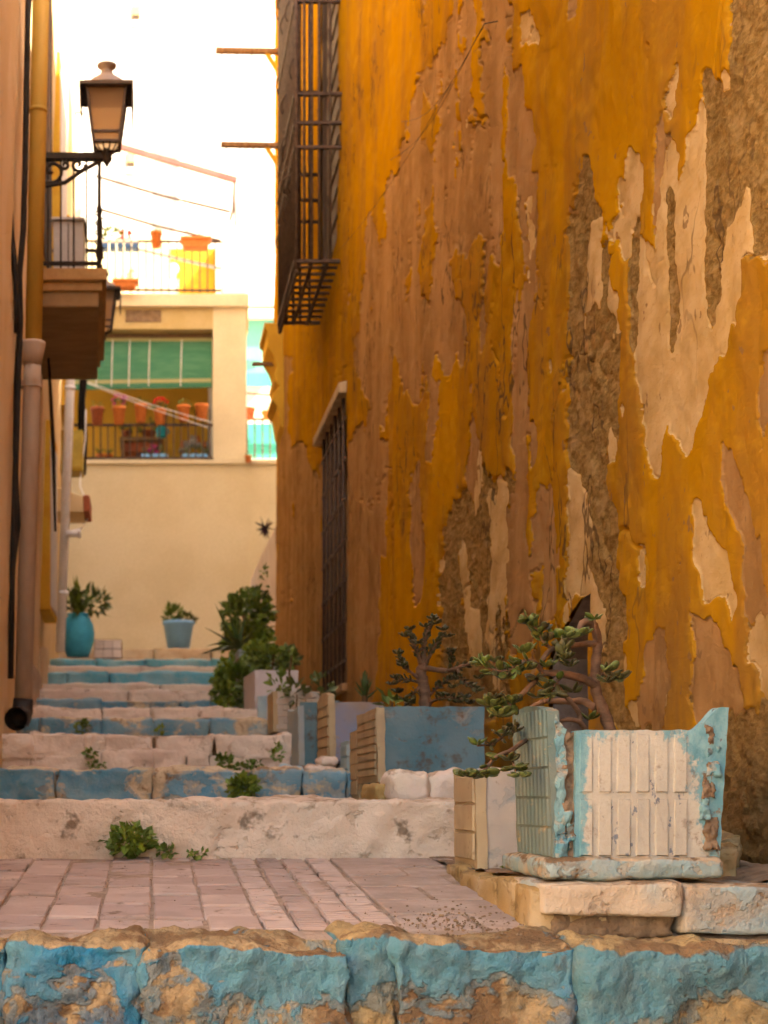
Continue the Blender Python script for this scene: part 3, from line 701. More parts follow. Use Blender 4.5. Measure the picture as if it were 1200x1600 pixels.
# ---- the foremost blue boulders under the landing
fr = structure(empty('stair_step', (0, 2.7, -.5)))
def boulder(xa, xb, yt, mk, seed, d0=2.66, zb=-.56, amp=.016):
    x0, x1 = (xa-VX)/F*2.68, (xb-VX)/F*2.68; zt = (VY-yt)/F*2.72
    block(fr, M[mk], x0, x1, d0, 2.86, zb, zt, .022, 80, 14, 44, amp=amp, sc=9, seed=seed, sag=.012, bulge=.004)
boulder(-190, 19, 1462, 'front_stone2', 1); boulder(6, 230, 1466, 'front_stone', 2, 2.66); boulder(216, 553, 1462, 'front_stone', 3, 2.65)
boulder(534, 626, 1458, 'front_stone2', 4, 2.675); boulder(609, 902, 1460, 'front_stone', 5, 2.65); boulder(899, 1241, 1476, 'front_stone2', 6, 2.63); boulder(1240, 1420, 1470, 'front_stone2', 7)
# rough lower face and packed earth
X, Zt = np.meshgrid(np.linspace(-1.0, 1.6, 200), np.linspace(-.75, -.25, 50))
Yt = 2.695 + (fbm(X*6, Zt*8, 5, 400)-.5)*.07 + np.clip((Zt+.32)/.07, 0, 1)*.06
link(grid_mesh('rubble_face', np.stack([X, Yt, Zt], -1) - np.array(ORG[fr])), 'rubble_face', M['front_stone'], fr)
X, Yt = np.meshgrid(np.linspace(-1.0, 1.6, 240), np.linspace(2.75, 2.93, 30))
Zt = -.262 + (fbm(X*9, Yt*14, 5, 410)-.5)*.035 - np.clip((2.76-Yt)/.1, 0, 1)*.06
link(grid_mesh('packed_earth', np.stack([X, Yt, Zt], -1) - np.array(ORG[fr])), 'packed_earth', M['mortar'], fr)

# ---- raised kerb bed in front of the planters
kb = structure(empty('raised_kerb', (.95, 2.9, -.2)))
M['kerb'] = painted_stone('kerb_limewash', (.50, .385, .275), (.27, .345, .345), (.43, .31, .21), (.22, .14, .085), .58, .46, .40, 7, .9, seed=12)
M['kerb_side'] = painted_stone('kerb_ochre', (.40, .27, .13), (.43, .31, .18), (.33, .21, .09), (.22, .14, .07), .55, .46, .38, 8, .6, seed=13)
kd = 2.80; kx = (846-VX)/F*kd
block(kb, M['kerb'], kx, (1066-VX)/F*kd, kd, kd+.3, -.215, -.150, .012, 40, 6, 14, amp=.0045, sc=10, seed=31)
block(kb, M['kerb'], (1068-VX)/F*kd, (1330-VX)/F*kd, kd+.004, kd+.3, -.25, -.153, .012, 34, 6, 16, amp=.004, sc=10, seed=32)
block(kb, M['mortar'], kx+.02, (1064-VX)/F*kd, kd+.025, kd+.3, -.26, -.20, .015, 44, 5, 14, amp=.012, sc=14, seed=33, name='crumbled_footing')
yy = [2.83, 2.98, 3.16, 3.36, 3.60, 3.80]
for k in range(5):
    block(kb, M['kerb_side'], kx-.012+.006*k, kx+.25, yy[k], yy[k+1]-.006, -.26+.004*k, -.158+.006*math.sin(k*2), .012, 8, 8, 8, amp=.004, sc=12, seed=40+k)
X, Yt = np.meshgrid(np.linspace(kx+.03, XW+.03, 60), np.linspace(kd+.06, 4.15, 60))
Zt = -.158 + (fbm(X*9, Yt*9, 4, 420)-.5)*.03 + np.clip((X-1.08)/.15, 0, 1)*.03
link(grid_mesh('bed_earth', np.stack([X, Yt, Zt], -1) - np.array(ORG[kb])), 'bed_earth', M['mortar'], kb)
for k, (xx, y, r) in enumerate(((1.13, 3.06, .035), (1.17, 3.2, .05))):
    block(kb, M['kerb_side'], xx-r, xx+r*.8, y-r, y+r, -.17, -.15+r*1.5, r*.15, 10, 10, 10, amp=.016, sc=15, seed=70+k, name='rubble_stone')

structure(MB().box(-3000, 3000, -3000, 3000, -.95, -.9).build('ground', M['cement']))
# street below the camera
structure(MB().box(-3, 4, -10, 2.74, -.9, -.74).build('street', M['cement']))
structure(MB().box(-30, -1.05, -14, 2.6, -.9, -.22).build('bounce_paving', M['limestone']))  # unseen open paving, added so sunlit ground bounces warm light into the alley
op = thing('bounce_block', 'unseen plain cream block added behind the viewer to the left to bounce warm light', 'house', (-11, 0, 0))  # out of view, added as a sunlit reflector for the ochre wall
MB().box(-18, -11, -14, 9, -.2, 9).build('wall', M['limestone'], op)

# ================================================================= LEFT HOUSES
def sub(name, parent, loc):
    o = empty(name, loc); o.parent = parent; o.location = Vector(loc) - ORG[parent]; return o
def XB(d, z): return -.68 - .039*(d-7.3) + .03*(z-1.0)
M['tan_wall'] = painted_stone('tan_plaster', (.68, .50, .31), (.64, .45, .25), (.62, .47, .32), (.30, .18, .10), .66, .4, .26, 3, .5, seed=21)
M['cream_wall'] = painted_stone('cream_plaster', (.62, .47, .27), (.58, .43, .24), (.5, .36, .2), (.4, .27, .16), .72, .4, .22, 2.5, .4, seed=22)
tan = thing('tan_house', 'tan plastered house front with balcony and drainpipe at the left edge', 'house', (-.7, 7, 0))
Y_, Z_ = np.meshgrid(np.linspace(2.6, 11.4, 200), np.linspace(-1, 5.6, 130))
X_ = -.68 - .039*(Y_-7.3) + .0185*(Z_-.3) + (fbm(Y_*2, Z_*2, 4, 500)-.5)*.03 + (fbm(Y_*14, Z_*10, 3, 501)-.5)*.006
link(grid_mesh('wall', np.stack([X_, Y_, Z_], -1) - np.array(ORG[tan])), 'wall', M['tan_wall'], tan)
m = MB(); m.hexa([(-6, 2.6, -1), (-.55, 2.6, -1), (-.90, 11.38, -1), (-6, 11.38, -1), (-6, 2.6, 5.6), (-.44, 2.6, 5.6), (-.79, 11.38, 5.6), (-6, 11.38, 5.6)]); m.build('body', M['tan_wall'], tan)
MB().hexa([(-6, 8.2, 5.6), (-.66, 8.2, 5.6), (-.79, 11.38, 5.6), (-6, 11.38, 5.6), (-6, 8.2, 6.3), (-.65, 8.2, 6.3), (-.77, 11.38, 6.3), (-6, 11.38, 6.3)]).build('upper_wall', M['tan_wall'], tan)
MB().hexa([(-6, 2.5, 5.602), (-.38, 2.5, 5.602), (-.58, 8.18, 5.602), (-6, 8.18, 5.602), (-6, 2.5, 5.7), (-.38, 2.5, 5.7), (-.58, 8.18, 5.7), (-6, 8.18, 5.7)]).build('roof_edge', M['terracotta'], tan)
for (y0, y1, zt, off) in ((9.0, 9.9, .80, .05), (10.0, 11.35, .88, .04)):
    MB().hexa([(XL(y0)-.05, y0, .2), (XL(y0)+off, y0, .2), (XL(y1)+off, y1, .2), (XL(y1)-.05, y1, .2), (XL(y0)-.05, y0, zt), (XL(y0)+off, y0, zt), (XL(y1)+off, y1, zt+.03), (XL(y1)-.05, y1, zt+.03)]).build('plinth', M['tread'], tan, bevel=.01)
# window with brown shutter opening on the balcony
sh = sub('window', tan, (XL(9.8, 4), 9.9, 3.4))
MB().box(XL(9.7, 4)-.05, XL(9.7, 4)+.075, 9.66, 9.72, 4.05, 6.2).build('shutter', M['brown_shutter'], sh)
MB().box(XL(9.8, 4)-.06, XL(9.8, 4)+.03, 9.75, 10.7, 3.4, 6.2).build('frame', M['yellow_bright'], sh)
MB().box(XL(9.8, 4)-.06, XL(9.8, 4)+.034, 9.85, 10.6, 3.5, 6.1).build('pane', M['dark'], sh)
# balcony
bal = sub('balcony', tan, (XL(10.3, 3.2), 10.3, 3.1))
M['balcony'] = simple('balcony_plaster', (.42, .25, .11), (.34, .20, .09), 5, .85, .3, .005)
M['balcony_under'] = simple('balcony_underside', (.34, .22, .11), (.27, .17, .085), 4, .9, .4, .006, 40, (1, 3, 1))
def balbox(o0, y0, y1, z0, z1, mat, name, inn=-.06):
    MB().hexa([(XL(y0, z0)+inn, y0, z0), (XL(y0, z0)+o0, y0, z0), (XL(y1, z0)+o0, y1, z0), (XL(y1, z0)+inn, y1, z0), (XL(y0, z0)+inn, y0, z1), (XL(y0, z0)+o0, y0, z1), (XL(y1, z0)+o0, y1, z1), (XL(y1, z0)+inn, y1, z1)]).build(name, mat, bal, bevel=.008)
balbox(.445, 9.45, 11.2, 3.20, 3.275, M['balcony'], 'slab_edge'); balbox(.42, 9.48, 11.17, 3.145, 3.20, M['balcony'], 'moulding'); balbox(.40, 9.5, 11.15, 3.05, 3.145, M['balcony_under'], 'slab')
rz0, rz1 = 3.275, 3.97
ox = lambda y: XL(y, 3.3) + .40
def rail(p, q, name='rail', w_=.022): MB().bar(p, q, w_, w_).build(name, M['iron_black'], bal)
for z in (rz0+.05, rz1):
    rail((XL(9.52, z)+.0, 9.52, z), (ox(9.52), 9.52, z)); rail((ox(9.52), 9.52, z), (ox(11.1), 11.1, z)); rail((XL(11.1, z), 11.1, z), (ox(11.1), 11.1, z))
for k in range(1, 5):
    x = XL(9.52, 3.3) + .08*k; MB().tube([(x, 9.52, rz0), (x, 9.52, rz1)], .006, 6).build('baluster', M['iron_black'], bal)
for k in range(1, 14):
    y = 9.52 + 1.58*k/14; MB().tube([(ox(y), y, rz0), (ox(y), y, rz1)], .006, 6).build('baluster', M['iron_black'], bal)
for y in (9.52, 11.1):
    m = MB(); m.lathe((ox(y), y, rz0), [(.022, 0), (.022, .03), (.012, .05), (.026, .1), (.016, .2), (.020, .3), (.011, .34), (.018, .37), (.010, .42), (.010, .66), (.018, .70), (.004, .74)], 8)
    for k in range(5): m.tube([(ox(y)+.03*math.cos(t*.9), y, rz0+.08+.06*k+.012*t) for t in range(6)], .005, 4)
    m.build('corner_post', M['iron_black'], bal, True)
cab = thing('cabinet', 'pale grey metal cabinet standing on the left balcony', 'cabinet', (XL(10, 3.3)+.2, 10.0, 3.28))
cx0 = P(84, 400, 9.75).x; cx1 = P(131, 400, 9.75).x
MB().box(cx0, cx1, 9.7, 10.0, 3.28, 3.66).build('body', M['grey_paint'], cab, bevel=.008)
MB().box((cx0+cx1)/2-.003, (cx0+cx1)/2+.003, 9.693, 9.7, 3.30, 3.64).build('door_gap', M['iron'], cab)
MB().box(cx0-.01, cx1+.01, 9.68, 10.02, 3.66, 3.675).build('lid', M['grey_paint'], cab)

pale = thing('pale_house', 'pale cream house beyond the balcony on the left', 'house', (-.95, 15, 0))
Y_, Z_ = np.meshgrid(np.linspace(11.42, 21.4, 120), np.linspace(-1, 10.5, 120))
X_ = -.68 - .039*(Y_-7.3) + .03*(Z_-1.0) - .03 + (fbm(Y_*2, Z_*2, 4, 510)-.5)*.03
link(grid_mesh('wall', np.stack([X_, Y_, Z_], -1) - np.array(ORG[pale])), 'wall', M['cream_wall'], pale)
m = MB(); m.hexa([(-6, 11.42, -1), (-.98, 11.42, -1), (-1.36, 21.4, -1), (-6, 21.4, -1), (-6, 11.42, 10.5), (-.66, 11.42, 10.5), (-1.04, 21.4, 10.5), (-6, 21.4, 10.5)]); m.build('body', M['cream_wall'], pale)
for (y0, y1, z0, z1) in ((12.6, 13.4, 1.6, 3.0), (12.6, 13.5, 3.9, 6.0), (17.4, 18.2, 4.5, 6.5)):
    wv = sub('window', pale, (XB(y0, z0), (y0+y1)/2, z0))
    x = XB(y0, (z0+z1)/2)
    MB().box(x-.14, x+.035, y0-.09, y1+.09, z0-.05, z1+.1).build('surround', M['yellow_bright'], wv, bevel=.01)
    MB().box(x-.1, x+.040, y0, y1, z0, z1).build('shutter', M['grey_paint'], wv)
MB().hexa([(XB(11.5, .8)-.1, 11.5, .5), (XB(11.5, .8)+.03, 11.5, .5), (XB(13.6, 1)+.03, 13.6, .5), (XB(13.6, 1)-.1, 13.6, .5), (XB(11.5, .8)-.1, 11.5, 1.15), (XB(11.5, .8)+.03, 11.5, 1.15), (XB(13.6, 1)+.03, 13.6, 1.35), (XB(13.6, 1)-.1, 13.6, 1.35)]).build('plinth', M['ochre_step'], pale)

# ---- big drainpipe
dp = thing('drainpipe', 'thick beige drainpipe, yellow above its collar, with dark elbow at the foot', 'drainpipe', tuple(P(33, 1140, 7.3)))
def pp(x, y): return P(x, y, 7.3)
M['pipe_low'] = simple('beige_pipe', (.46, .34, .25), (.40, .28, .20), 4, .6, .15, .003, 40, (1, 1, .3)); M['pipe_up'] = simple('yellow_pipe', (.50, .29, .06), (.44, .25, .05), 4, .6, .15, .003, 40, (1, 1, .3))
MB().tube([pp(36, 1105), pp(50, 600), pp(51, 565)], .042, 20).build('lower_pipe', M['pipe_low'], dp, True)
MB().tube([pp(50, 570), pp(51, 552), pp(51, 540), pp(51, 535)], [.046, .055, .062, .062], 20).build('collar', M['pipe_low'], dp, True)
MB().tube([pp(52, 545), pp(60, 170), pp(65, -60)], .040, 20).build('upper_pipe', M['pipe_up'], dp, True)
MB().tube([pp(59.7, 176), pp(59.8, 170)], .043, 20).build('joint', M['pipe_up'], dp, True)
m = MB(); a = pp(49.5, 606); m.tube([a, pp(49.7, 596)], .050, 18); m.bar(a+Vector((-.04, 0, .015)), a+Vector((-.13, .02, .015)), .03, .03); m.build('strap', M['pipe_low'], dp)
m = MB(); m.tube([pp(36.5, 1092), pp(35, 1112), pp(33, 1122)+Vector((0, -.05, 0)), pp(30, 1126)+Vector((0, -.16, -.0))], [.047, .05, .053, .056], 18, caps=False)
m.tube([pp(30, 1126)+Vector((0, -.16, 0)), pp(32.5, 1123)+Vector((0, -.06, 0))], [.050, .046], 18, caps=False)
m.lathe(tuple(pp(31, 1125)+Vector((0, -.02, -.03))), [(.0, 0), (.046, .0), (.046, .06), (0, .06)], 12)
m.build('elbow', simple('dark_pipe', (.06, .045, .04), (.04, .03, .028), 10, .6, .2), dp, True)
# ---- cables along the left wall
def cable(name, label, pts, d, r, cat='cable'):
    rng = random.Random(len(pts)); m = MB()
    for k in range(2):
        m.tube([P(x + rng.uniform(-2, 2), y, d) + Vector((rng.uniform(-.006, .006), .015*k, 0)) for x, y in pts], r*(1 - .2*k), 6)
    return tag(m.build(name, M['cable'], None, True), label, cat)
cable('cable_bundle', 'black cable bundle running up beside the thick drainpipe', [(16, 1060), (20, 900), (24, 820), (25, 700), (27, 600), (31, 500), (32, 430), (36, 360), (40, 250), (42, 150), (44, 60), (46, -40)], 7.15, .014)
cable('cable', 'black cable slanting down the left wall from the image edge', [(-20, 60), (-6, 150), (2, 235), (8, 262), (14, 300), (20, 360), (23, 420), (26, 470), (28, 520)], 7.05, .012)
cable('cable', 'black cable drooping down the wall below the left balcony', [(70, 440), (72, 520), (76, 560), (80, 620), (84, 700), (88, 790), (86, 830)], 10.6, .008)
# ---- slim white drainpipe
wp = thing('drainpipe', 'slim white drainpipe on the pale house behind the urn', 'drainpipe', tuple(P(95, 1015, 15.5)))
MB().tube([P(94, 1018, 15.5), P(110, 590, 15.5), P(120, 330, 15.5), P(130, -60, 15.5)], .047, 14).build('pipe', M['white_plastic'], wp, True)
for (x, y) in ((99, 930), (109.5, 610), (124, 180)):
    MB().lathe(tuple(P(x, y, 15.5)), [(.053, 0), (.056, .02), (.053, .04)], 14).build('collar', M['white_plastic'], wp, True)
MB().tube([P(104, 834, 15.4), P(125, 834, 15.4)], .035, 12).build('stub', M['white_plastic'], wp, True)
MB().tube([P(122, 834, 15.4), P(126, 834, 15.4)], .045, 12).build('stub_cap', M['white_plastic'], wp, True)
# ---- meter box, little canopy and thick cables at the end of the alley
mb_ = thing('meter_box', 'yellow meter box on the left wall below dark cables', 'box', tuple(P(120, 738, 18)))
q0, q1 = P(108, 738, 18), P(130, 675, 18)
MB().box(q0.x-.1, q1.x, 17.9, 18.3, q0.z, q1.z).build('case', simple('mustard_case', (.42, .29, .05), None, 5, .6, .1), mb_, bevel=.01)
MB().box(q0.x-.05, q1.x-.02, 17.885, 17.9, q0.z+.04, q1.z-.04).build('door', simple('mustard_door', (.46, .33, .07), None, 5, .6, .1), mb_)
cp = thing('little_canopy', 'small cream canopy with terracotta end on the left wall', 'canopy', tuple(P(118, 805, 17)))
q0, q1 = P(100, 805, 17), P(131, 772, 17)
MB().prism([(q0.x-.1, q0.z), (q1.x, q0.z), (q1.x, q0.z+.17), (q0.x-.1, q1.z+.05)], 'y', 16.8, 17.5).build('hood', M['cream_wall'], cp, bevel=.01)
MB().box(q1.x+.002, q1.x+.07, 16.82, 17.48, q0.z+.01, q0.z+.19).build('tile_end', M['terracotta_dark'], cp, bevel=.01)
m = MB(); rng = random.Random(2)
for k in range(5):
    m.tube([P(128+rng.uniform(-4, 6), y, 18.2) for y in (560, 600, 640, 680, 710, 742)], .022, 6)
stuff(tag(m.build('cable_bundle', M['cable'], None, True), 'thick dark cables hanging left of the flowered balcony', 'cable'))
tag(MB().tube([P(134, 640, 18), P(133, 690, 18), P(126, 735, 18), P(125, 760, 17.8), P(136, 785, 17.6), P(140, 805, 17.4), P(128, 825, 17), P(110, 830, 16.6)], .008, 5).build('cable', M['white_plastic'], None, True), 'thin white cable looping down below the yellow meter box', 'cable')

# ================================================================= STREET LAMPS
M['lamp_metal'] = simple('lamp_metal', (.085, .06, .05), (.06, .042, .035), 12, .55, .1, .001, metal=.0)
M['lamp_roof'] = simple('lamp_roof', (.20, .145, .125), (.16, .115, .10), 8, .55, .1, .001)
def frosted():
    t = NT('frosted_glass'); tr = t.n('ShaderNodeBsdfTranslucent'); tr.inputs['Color'].default_value = (.95, .80, .62, 1)
    mx = t.n('ShaderNodeMixShader'); mx.inputs[0].default_value = .8; m = t.fin(t.mix(t.noise(6, 2), (.66, .50, .36), (.60, .45, .32)), .4)
    tp = t.n('ShaderNodeBsdfTransparent'); tp.inputs['Color'].default_value = (.95, .82, .66, 1); m2 = t.n('ShaderNodeMixShader'); m2.inputs[0].default_value = .45
    t.l(t.b.outputs[0], mx.inputs[1]); t.l(tr.outputs[0], mx.inputs[2]); t.l(mx.outputs[0], m2.inputs[1]); t.l(tp.outputs[0], m2.inputs[2]); t.l(m2.outputs[0], t.out.inputs['Surface']); return m
M['lamp_glass'] = frosted()
def lamp(label, base, wallx, s=1.0):
    L = thing('street_lamp', label, 'lamp', tuple(base), 'lantern street lamps'); b = Vector(base)
    def sq(z, r): return [b + Vector((sx*r*s, sy*r*s, z*s)) for sx, sy in ((-1, -1), (1, -1), (1, 1), (-1, 1))]
    lo, mi, hi = sq(.03, .074), sq(.085, .076), sq(.325, .112)
    for i in range(4):
        j = (i+1) % 4
        MB().bar(lo[i], hi[i], .014*s, .014*s).build('frame_bar', M['lamp_metal'], L)
        MB().bar(mi[i], mi[j], .014*s, .014*s).build('frame_bar', M['lamp_metal'], L)
        MB().bar(lo[i], lo[j], .014*s, .014*s).build('frame_bar', M['lamp_metal'], L)
        c_ = (mi[i]+mi[j]+hi[i]+hi[j])/4; ins = (Vector((b.x, b.y, c_.z)) - c_)*.05
        q = [mi[i]+ins, mi[j]+ins, hi[j]+ins, hi[i]+ins]; q2 = [v + ins for v in q]
        MB().hexa([q[0], q[1], q2[1], q2[0], q[3], q[2], q2[2], q2[3]]).build('pane', M['lamp_glass'], L)
        q = [lo[i]+ins, lo[j]+ins, mi[j]+ins, mi[i]+ins]; q2 = [v + ins for v in q]
        MB().hexa([q[0], q[1], q2[1], q2[0], q[3], q[2], q2[2], q2[3]]).build('pane', M['lamp_glass'], L)
    m = MB(); A, B = sq(.325, .155), sq(.345, .157); m.hexa(A + B); m.build('brim', M['lamp_metal'], L)
    for sx in (-1, 1):
        m = MB(); m.hexa([b+Vector((sx*.150*s, -.15*s, .335*s)), b+Vector((sx*.157*s, -.15*s, .335*s)), b+Vector((sx*.157*s, .15*s, .335*s)), b+Vector((sx*.150*s, .15*s, .335*s)),
                          b+Vector((sx*.146*s, -.15*s, .19*s)), b+Vector((sx*.153*s, -.15*s, .19*s)), b+Vector((sx*.153*s, .15*s, .19*s)), b+Vector((sx*.146*s, .15*s, .19*s))])
        m.build('side_shade', M['lamp_metal'], L)
    MB().lathe(b, [(r*s, z*s) for r, z in ((.142, .345), (.128, .365), (.108, .395), (.082, .415), (.060, .43), (.040, .445), (.034, .465), (.034, .478), (.056, .492), (.058, .502), (.030, .51), (.0, .513))], 20).build('roof', M['lamp_roof'], L, True)
    m = MB()
    for k in range(10):
        th = k*.628; m.tube([b+Vector((.07*math.cos(th), .07*math.sin(th), .03))*s, b+Vector((.05*math.cos(th), .05*math.sin(th), 0))*s, b+Vector((.015*math.cos(th), .015*math.sin(th), -.02))*s], .006*s, 4)
    m.build('cradle', M['lamp_metal'], L, True)
    z = b.z - .03*s
    br = sub('bracket', L, (b.x, b.y, z))
    MB().bar((wallx, b.y, z), (b.x+.03, b.y, z), .03*s, .035*s).build('arm', M['iron_black'], br)
    MB().lathe((b.x, b.y, z-.07*s), [(.0, 0), (.012*s, .02*s), (.03*s, .045*s), (.022*s, .06*s), (.035*s, .08*s), (.02*s, .11*s)], 10).build('boss', M['iron_black'], br, True)
    W = b.x - wallx
    def scroll(cx_, cz_, r0, turns, flip, name='scroll'):
        pts = [(cx_ + flip*r0*(1-t/26)*math.cos(t*turns*2*math.pi/24), b.y, cz_ - r0*(1-t/26)*math.sin(t*turns*2*math.pi/24)) for t in range(25)]
        MB().tube(pts, .011*s, 6).build(name, M['iron_black'], br, True)
    scroll(wallx+.28*W, z-.085*s, .085*s, 1.3, -1); scroll(wallx+.62*W, z-.05*s, .045*s, 1.2, 1); scroll(wallx+.45*W, z-.05*s, .03*s, 1.1, -1)
    MB().tube([(wallx+.02, b.y, z-.15*s), (wallx+.2*W, b.y, z-.175*s), (wallx+.45*W, b.y, z-.155*s), (wallx+.7*W, b.y, z-.08*s), (wallx+.95*W, b.y, z-.02*s)], .013*s, 6).build('brace', M['iron_black'], br, True)
    MB().bar((wallx+.01, b.y, z-.2*s), (wallx+.01, b.y, z+.03*s), .02*s, .03*s).build('wall_plate', M['iron_black'], br)
    for k in range(6): MB().lathe((wallx + W*(.3+.1*k), b.y, z-.035*s), [(0, 0), (.012*s, .012*s), (0, .024*s)], 6).build('bead', M['iron_black'], br, True)
    return L
lamp('black iron lantern on a scrolled bracket above the left balcony', P(167, 236, 9.0), XL(9.0, 4)-.02)
lamp('iron lantern half hidden behind the left balcony', P(160, 520, 13.0), XB(13.0, 4)-.06)

# ================================================================= END OF THE ALLEY
D = 22.0
def T(x, y, d=D): return P(x, y, d)
def tbox(m, x0, x1, y0, y1, d0, d1):           # photo rectangle on the plane d0, extruded back to d1
    a = P(x0, y1, d0); b = P(x1, y0, d0); return m.box(a.x, b.x, d0, d1, a.z, b.z)
M['cream_far'] = simple('cream_render', (.65, .555, .375), (.59, .49, .315), .9, .9, .3, .004, 30)
M['cream_far2'] = simple('cream_pillar', (.68, .585, .41), (.62, .525, .355), 1.5, .9, .3, .004, 30)
M['ochre_in'] = simple('ochre_inner_wall', (.66, .39, .07), (.62, .35, .06), 2, .9, .2, .004)
M['ceiling'] = simple('pale_ceiling', (.52, .46, .40), (.46, .40, .35), 2, .9, .2, .004)
M['peel'] = simple('peeled_lintel', (.50, .38, .2), (.46, .34, .16), 3, .9, .4, .006)
M['green_blind'] = simple('green_slat', (.045, .19, .11), (.075, .23, .135), 3, .6, .1, .002, 40, (1, 1, 6))
M['straw'] = simple('straw_slat', (.42, .40, .20), (.36, .36, .18), 3, .7, .1, .002, 40, (1, 1, 6))
M['aqua'] = simple('aqua_canvas', (.06, .42, .38), (.05, .38, .35), 2, .7, .2, .004, 30, (1, 1, .3)); M['aqua_pale'] = simple('pale_aqua_canvas', (.13, .40, .38), (.11, .36, .35), 2, .7, .2, .004, 30, (1, 1, .3))
M['white_wall'] = simple('white_render', (.62, .58, .53), (.57, .53, .48), .8, .9, .3, .004, 20)
M['pink_white'] = simple('pinkish_white_render', (.70, .60, .54), (.62, .50, .44), 3, .9, .4, .005)
te = thing('terrace_house', 'cream house with two planted terraces closing the end of the alley', 'house', tuple(T(250, 1030)))
m = MB(); tbox(m, -40, 520, 722, 1080, D, D+3); m.build('lower_wall', M['cream_far'], te)
m = MB(); tbox(m, -40, 520, 718, 724, D-.05, D+.3); m.build('ledge', M['cream_far2'], te)
m = MB(); tbox(m, 333, 385, 478, 717.7, D, D+.45); m.build('pillar', M['cream_far2'], te)
m = MB(); tbox(m, -40, 388, 478, 514, D+.005, D+.4); m.build('beam', M['peel'], te)
m = MB(); tbox(m, -40, 389, 459, 477.7, D-.08, D+3); m.build('floor_slab', M['cream_far2'], te)
m = MB(); tbox(m, 196, 252, 484, 503, D-.004, D+.02); m.build('bare_patch', M['mortar'], te, bevel=.003)
m = MB(); zc = T(0, 513).z
m.box(T(-40, 0).x, T(333, 0).x, D+.41, D+3, zc, zc+.1); m.build('ceiling', M['ceiling'], te)
m = MB(); q = T(-40, 717); m.box(q.x, T(333, 0).x, D+1.9, D+2.0, q.z, zc); m.build('inner_wall', M['ochre_in'], te)
m = MB(); m.box(T(333, 0).x, T(333, 0).x+.1, D+.46, D+2.5, T(0, 717).z, zc); m.build('side_wall', M['ceiling'], te)
# railing of the lower terrace
ra = sub('railing', te, tuple(T(250, 720)))
for y in (664, 716):
    MB().bar(T(60, y, D-.03), T(333, y, D-.03), .03, .03).build('rail', M['iron'], ra)
x = 66
while x < 333:
    MB().tube([T(x, 717.5, D-.03), T(x, 640 if 255 < x else 664, D-.03)], .011, 5).build('baluster', M['iron'], ra); x += 11.4
# green roller blind of slats
bl = sub('roller_blind', te, tuple(T(240, 600, D+.2)))
for k in range(26):
    t = k/25; bow = .10*math.sin(t*2.2)
    yl, yr = 531 + t*76, 531 + t*71
    mat = M['straw'] if k in (21, 22) or k < 2 else M['green_blind']
    a, b = T(60, yl, D+.22-bow), T(331, yr, D+.22-bow)
    MB().bar(a, b, .012, .062).build('slat', mat, bl)
for x in (152, 176, 203, 234, 284):
    MB().tube([T(x, 531, D+.19), T(x-1, 560, D+.08), T(x-2, 604, D+.10)], .008, 5).build('cord', M['white_plastic'], bl)
MB().bar(T(60, 526, D+.25), T(333, 526, D+.25), .08, .06).build('roller', M['brown_shutter'], bl)
# upper terrace: wall, doorway, railing
m = MB(); q = P(60, 458.7, 25.2); qq = P(345, 372, 25.2); m.box(q.x, P(265, 0, 25.2).x, 25.2, 25.5, q.z, qq.z); m.build('upper_wall', M['cream_far2'], te)
m = MB(); m.box(P(266, 0, 25.2).x, P(337, 0, 25.2).x, 25.4, 25.5, q.z, qq.z-.1); m.build('doorway', M['ochre_plain'], te)
m = MB(); m.box(P(337, 0, 25.2).x, P(352, 0, 25.2).x, 25.2, 25.5, q.z, qq.z-.1); m.build('upper_pier', M['cream_far2'], te)
m = MB(); tbox(m, 349, 383, 352, 458.7, D+.9, D+1.5); m.build('chimney_block', M['cream_far2'], te)
ra2 = sub('railing', te, tuple(T(250, 458)))
for y in (376, 452): MB().bar(T(80, y), T(346, y+2), .03, .03).build('rail', M['iron'], ra2)
x = 84
while x < 346:
    MB().tube([T(x, 458), T(x, 377)], .010, 5).build('baluster', M['iron'], ra2); x += 12
MB().bar(T(200, 386, D+.3), T(345, 420, D+.3), .035, .035).build('stay', M['grey_paint'], ra2)
# awning frame above the upper terrace
aw = thing('awning_frame', 'faded pink awning arm with thin wires above the upper terrace', 'awning', tuple(P(366, 350, 23)))
MB().bar(P(190, 230, 23), P(370, 282, 23), .09, .07).build('arm', simple('faded_pink', (.30, .12, .11), (.24, .09, .085), 4, .7, .1), aw)
MB().tube([P(367, 280, 23), P(364, 330, 23), P(359, 345, 23)], .02, 6).build('post', M['iron'], aw)
MB().tube([P(367, 285, 23), P(367, 352, 23)], .012, 6).build('post', M['iron'], aw)
for (a, b) in (((150, 275), (360, 331)), ((150, 325), (344, 376))):
    MB().tube([P(*a, 23), P((a[0]+b[0])/2, (a[1]+b[1])/2+3, 23), P(*b, 23)], .022, 5).build('wire', M['iron'], aw)
# washing lines strung before the lower terrace
for (a, b, lab) in (((137, 597), (330, 660), 'upper washing line crossing the flowered terrace'), ((137, 599), (325, 668), 'lower washing line crossing the flowered terrace')):
    tag(MB().tube([P(*a, 20.5), P((a[0]+b[0])/2, (a[1]+b[1])/2+3, 21), P(*b, 21.6)], .006, 5).build('washing_line', M['white_plastic']), lab, 'wire')
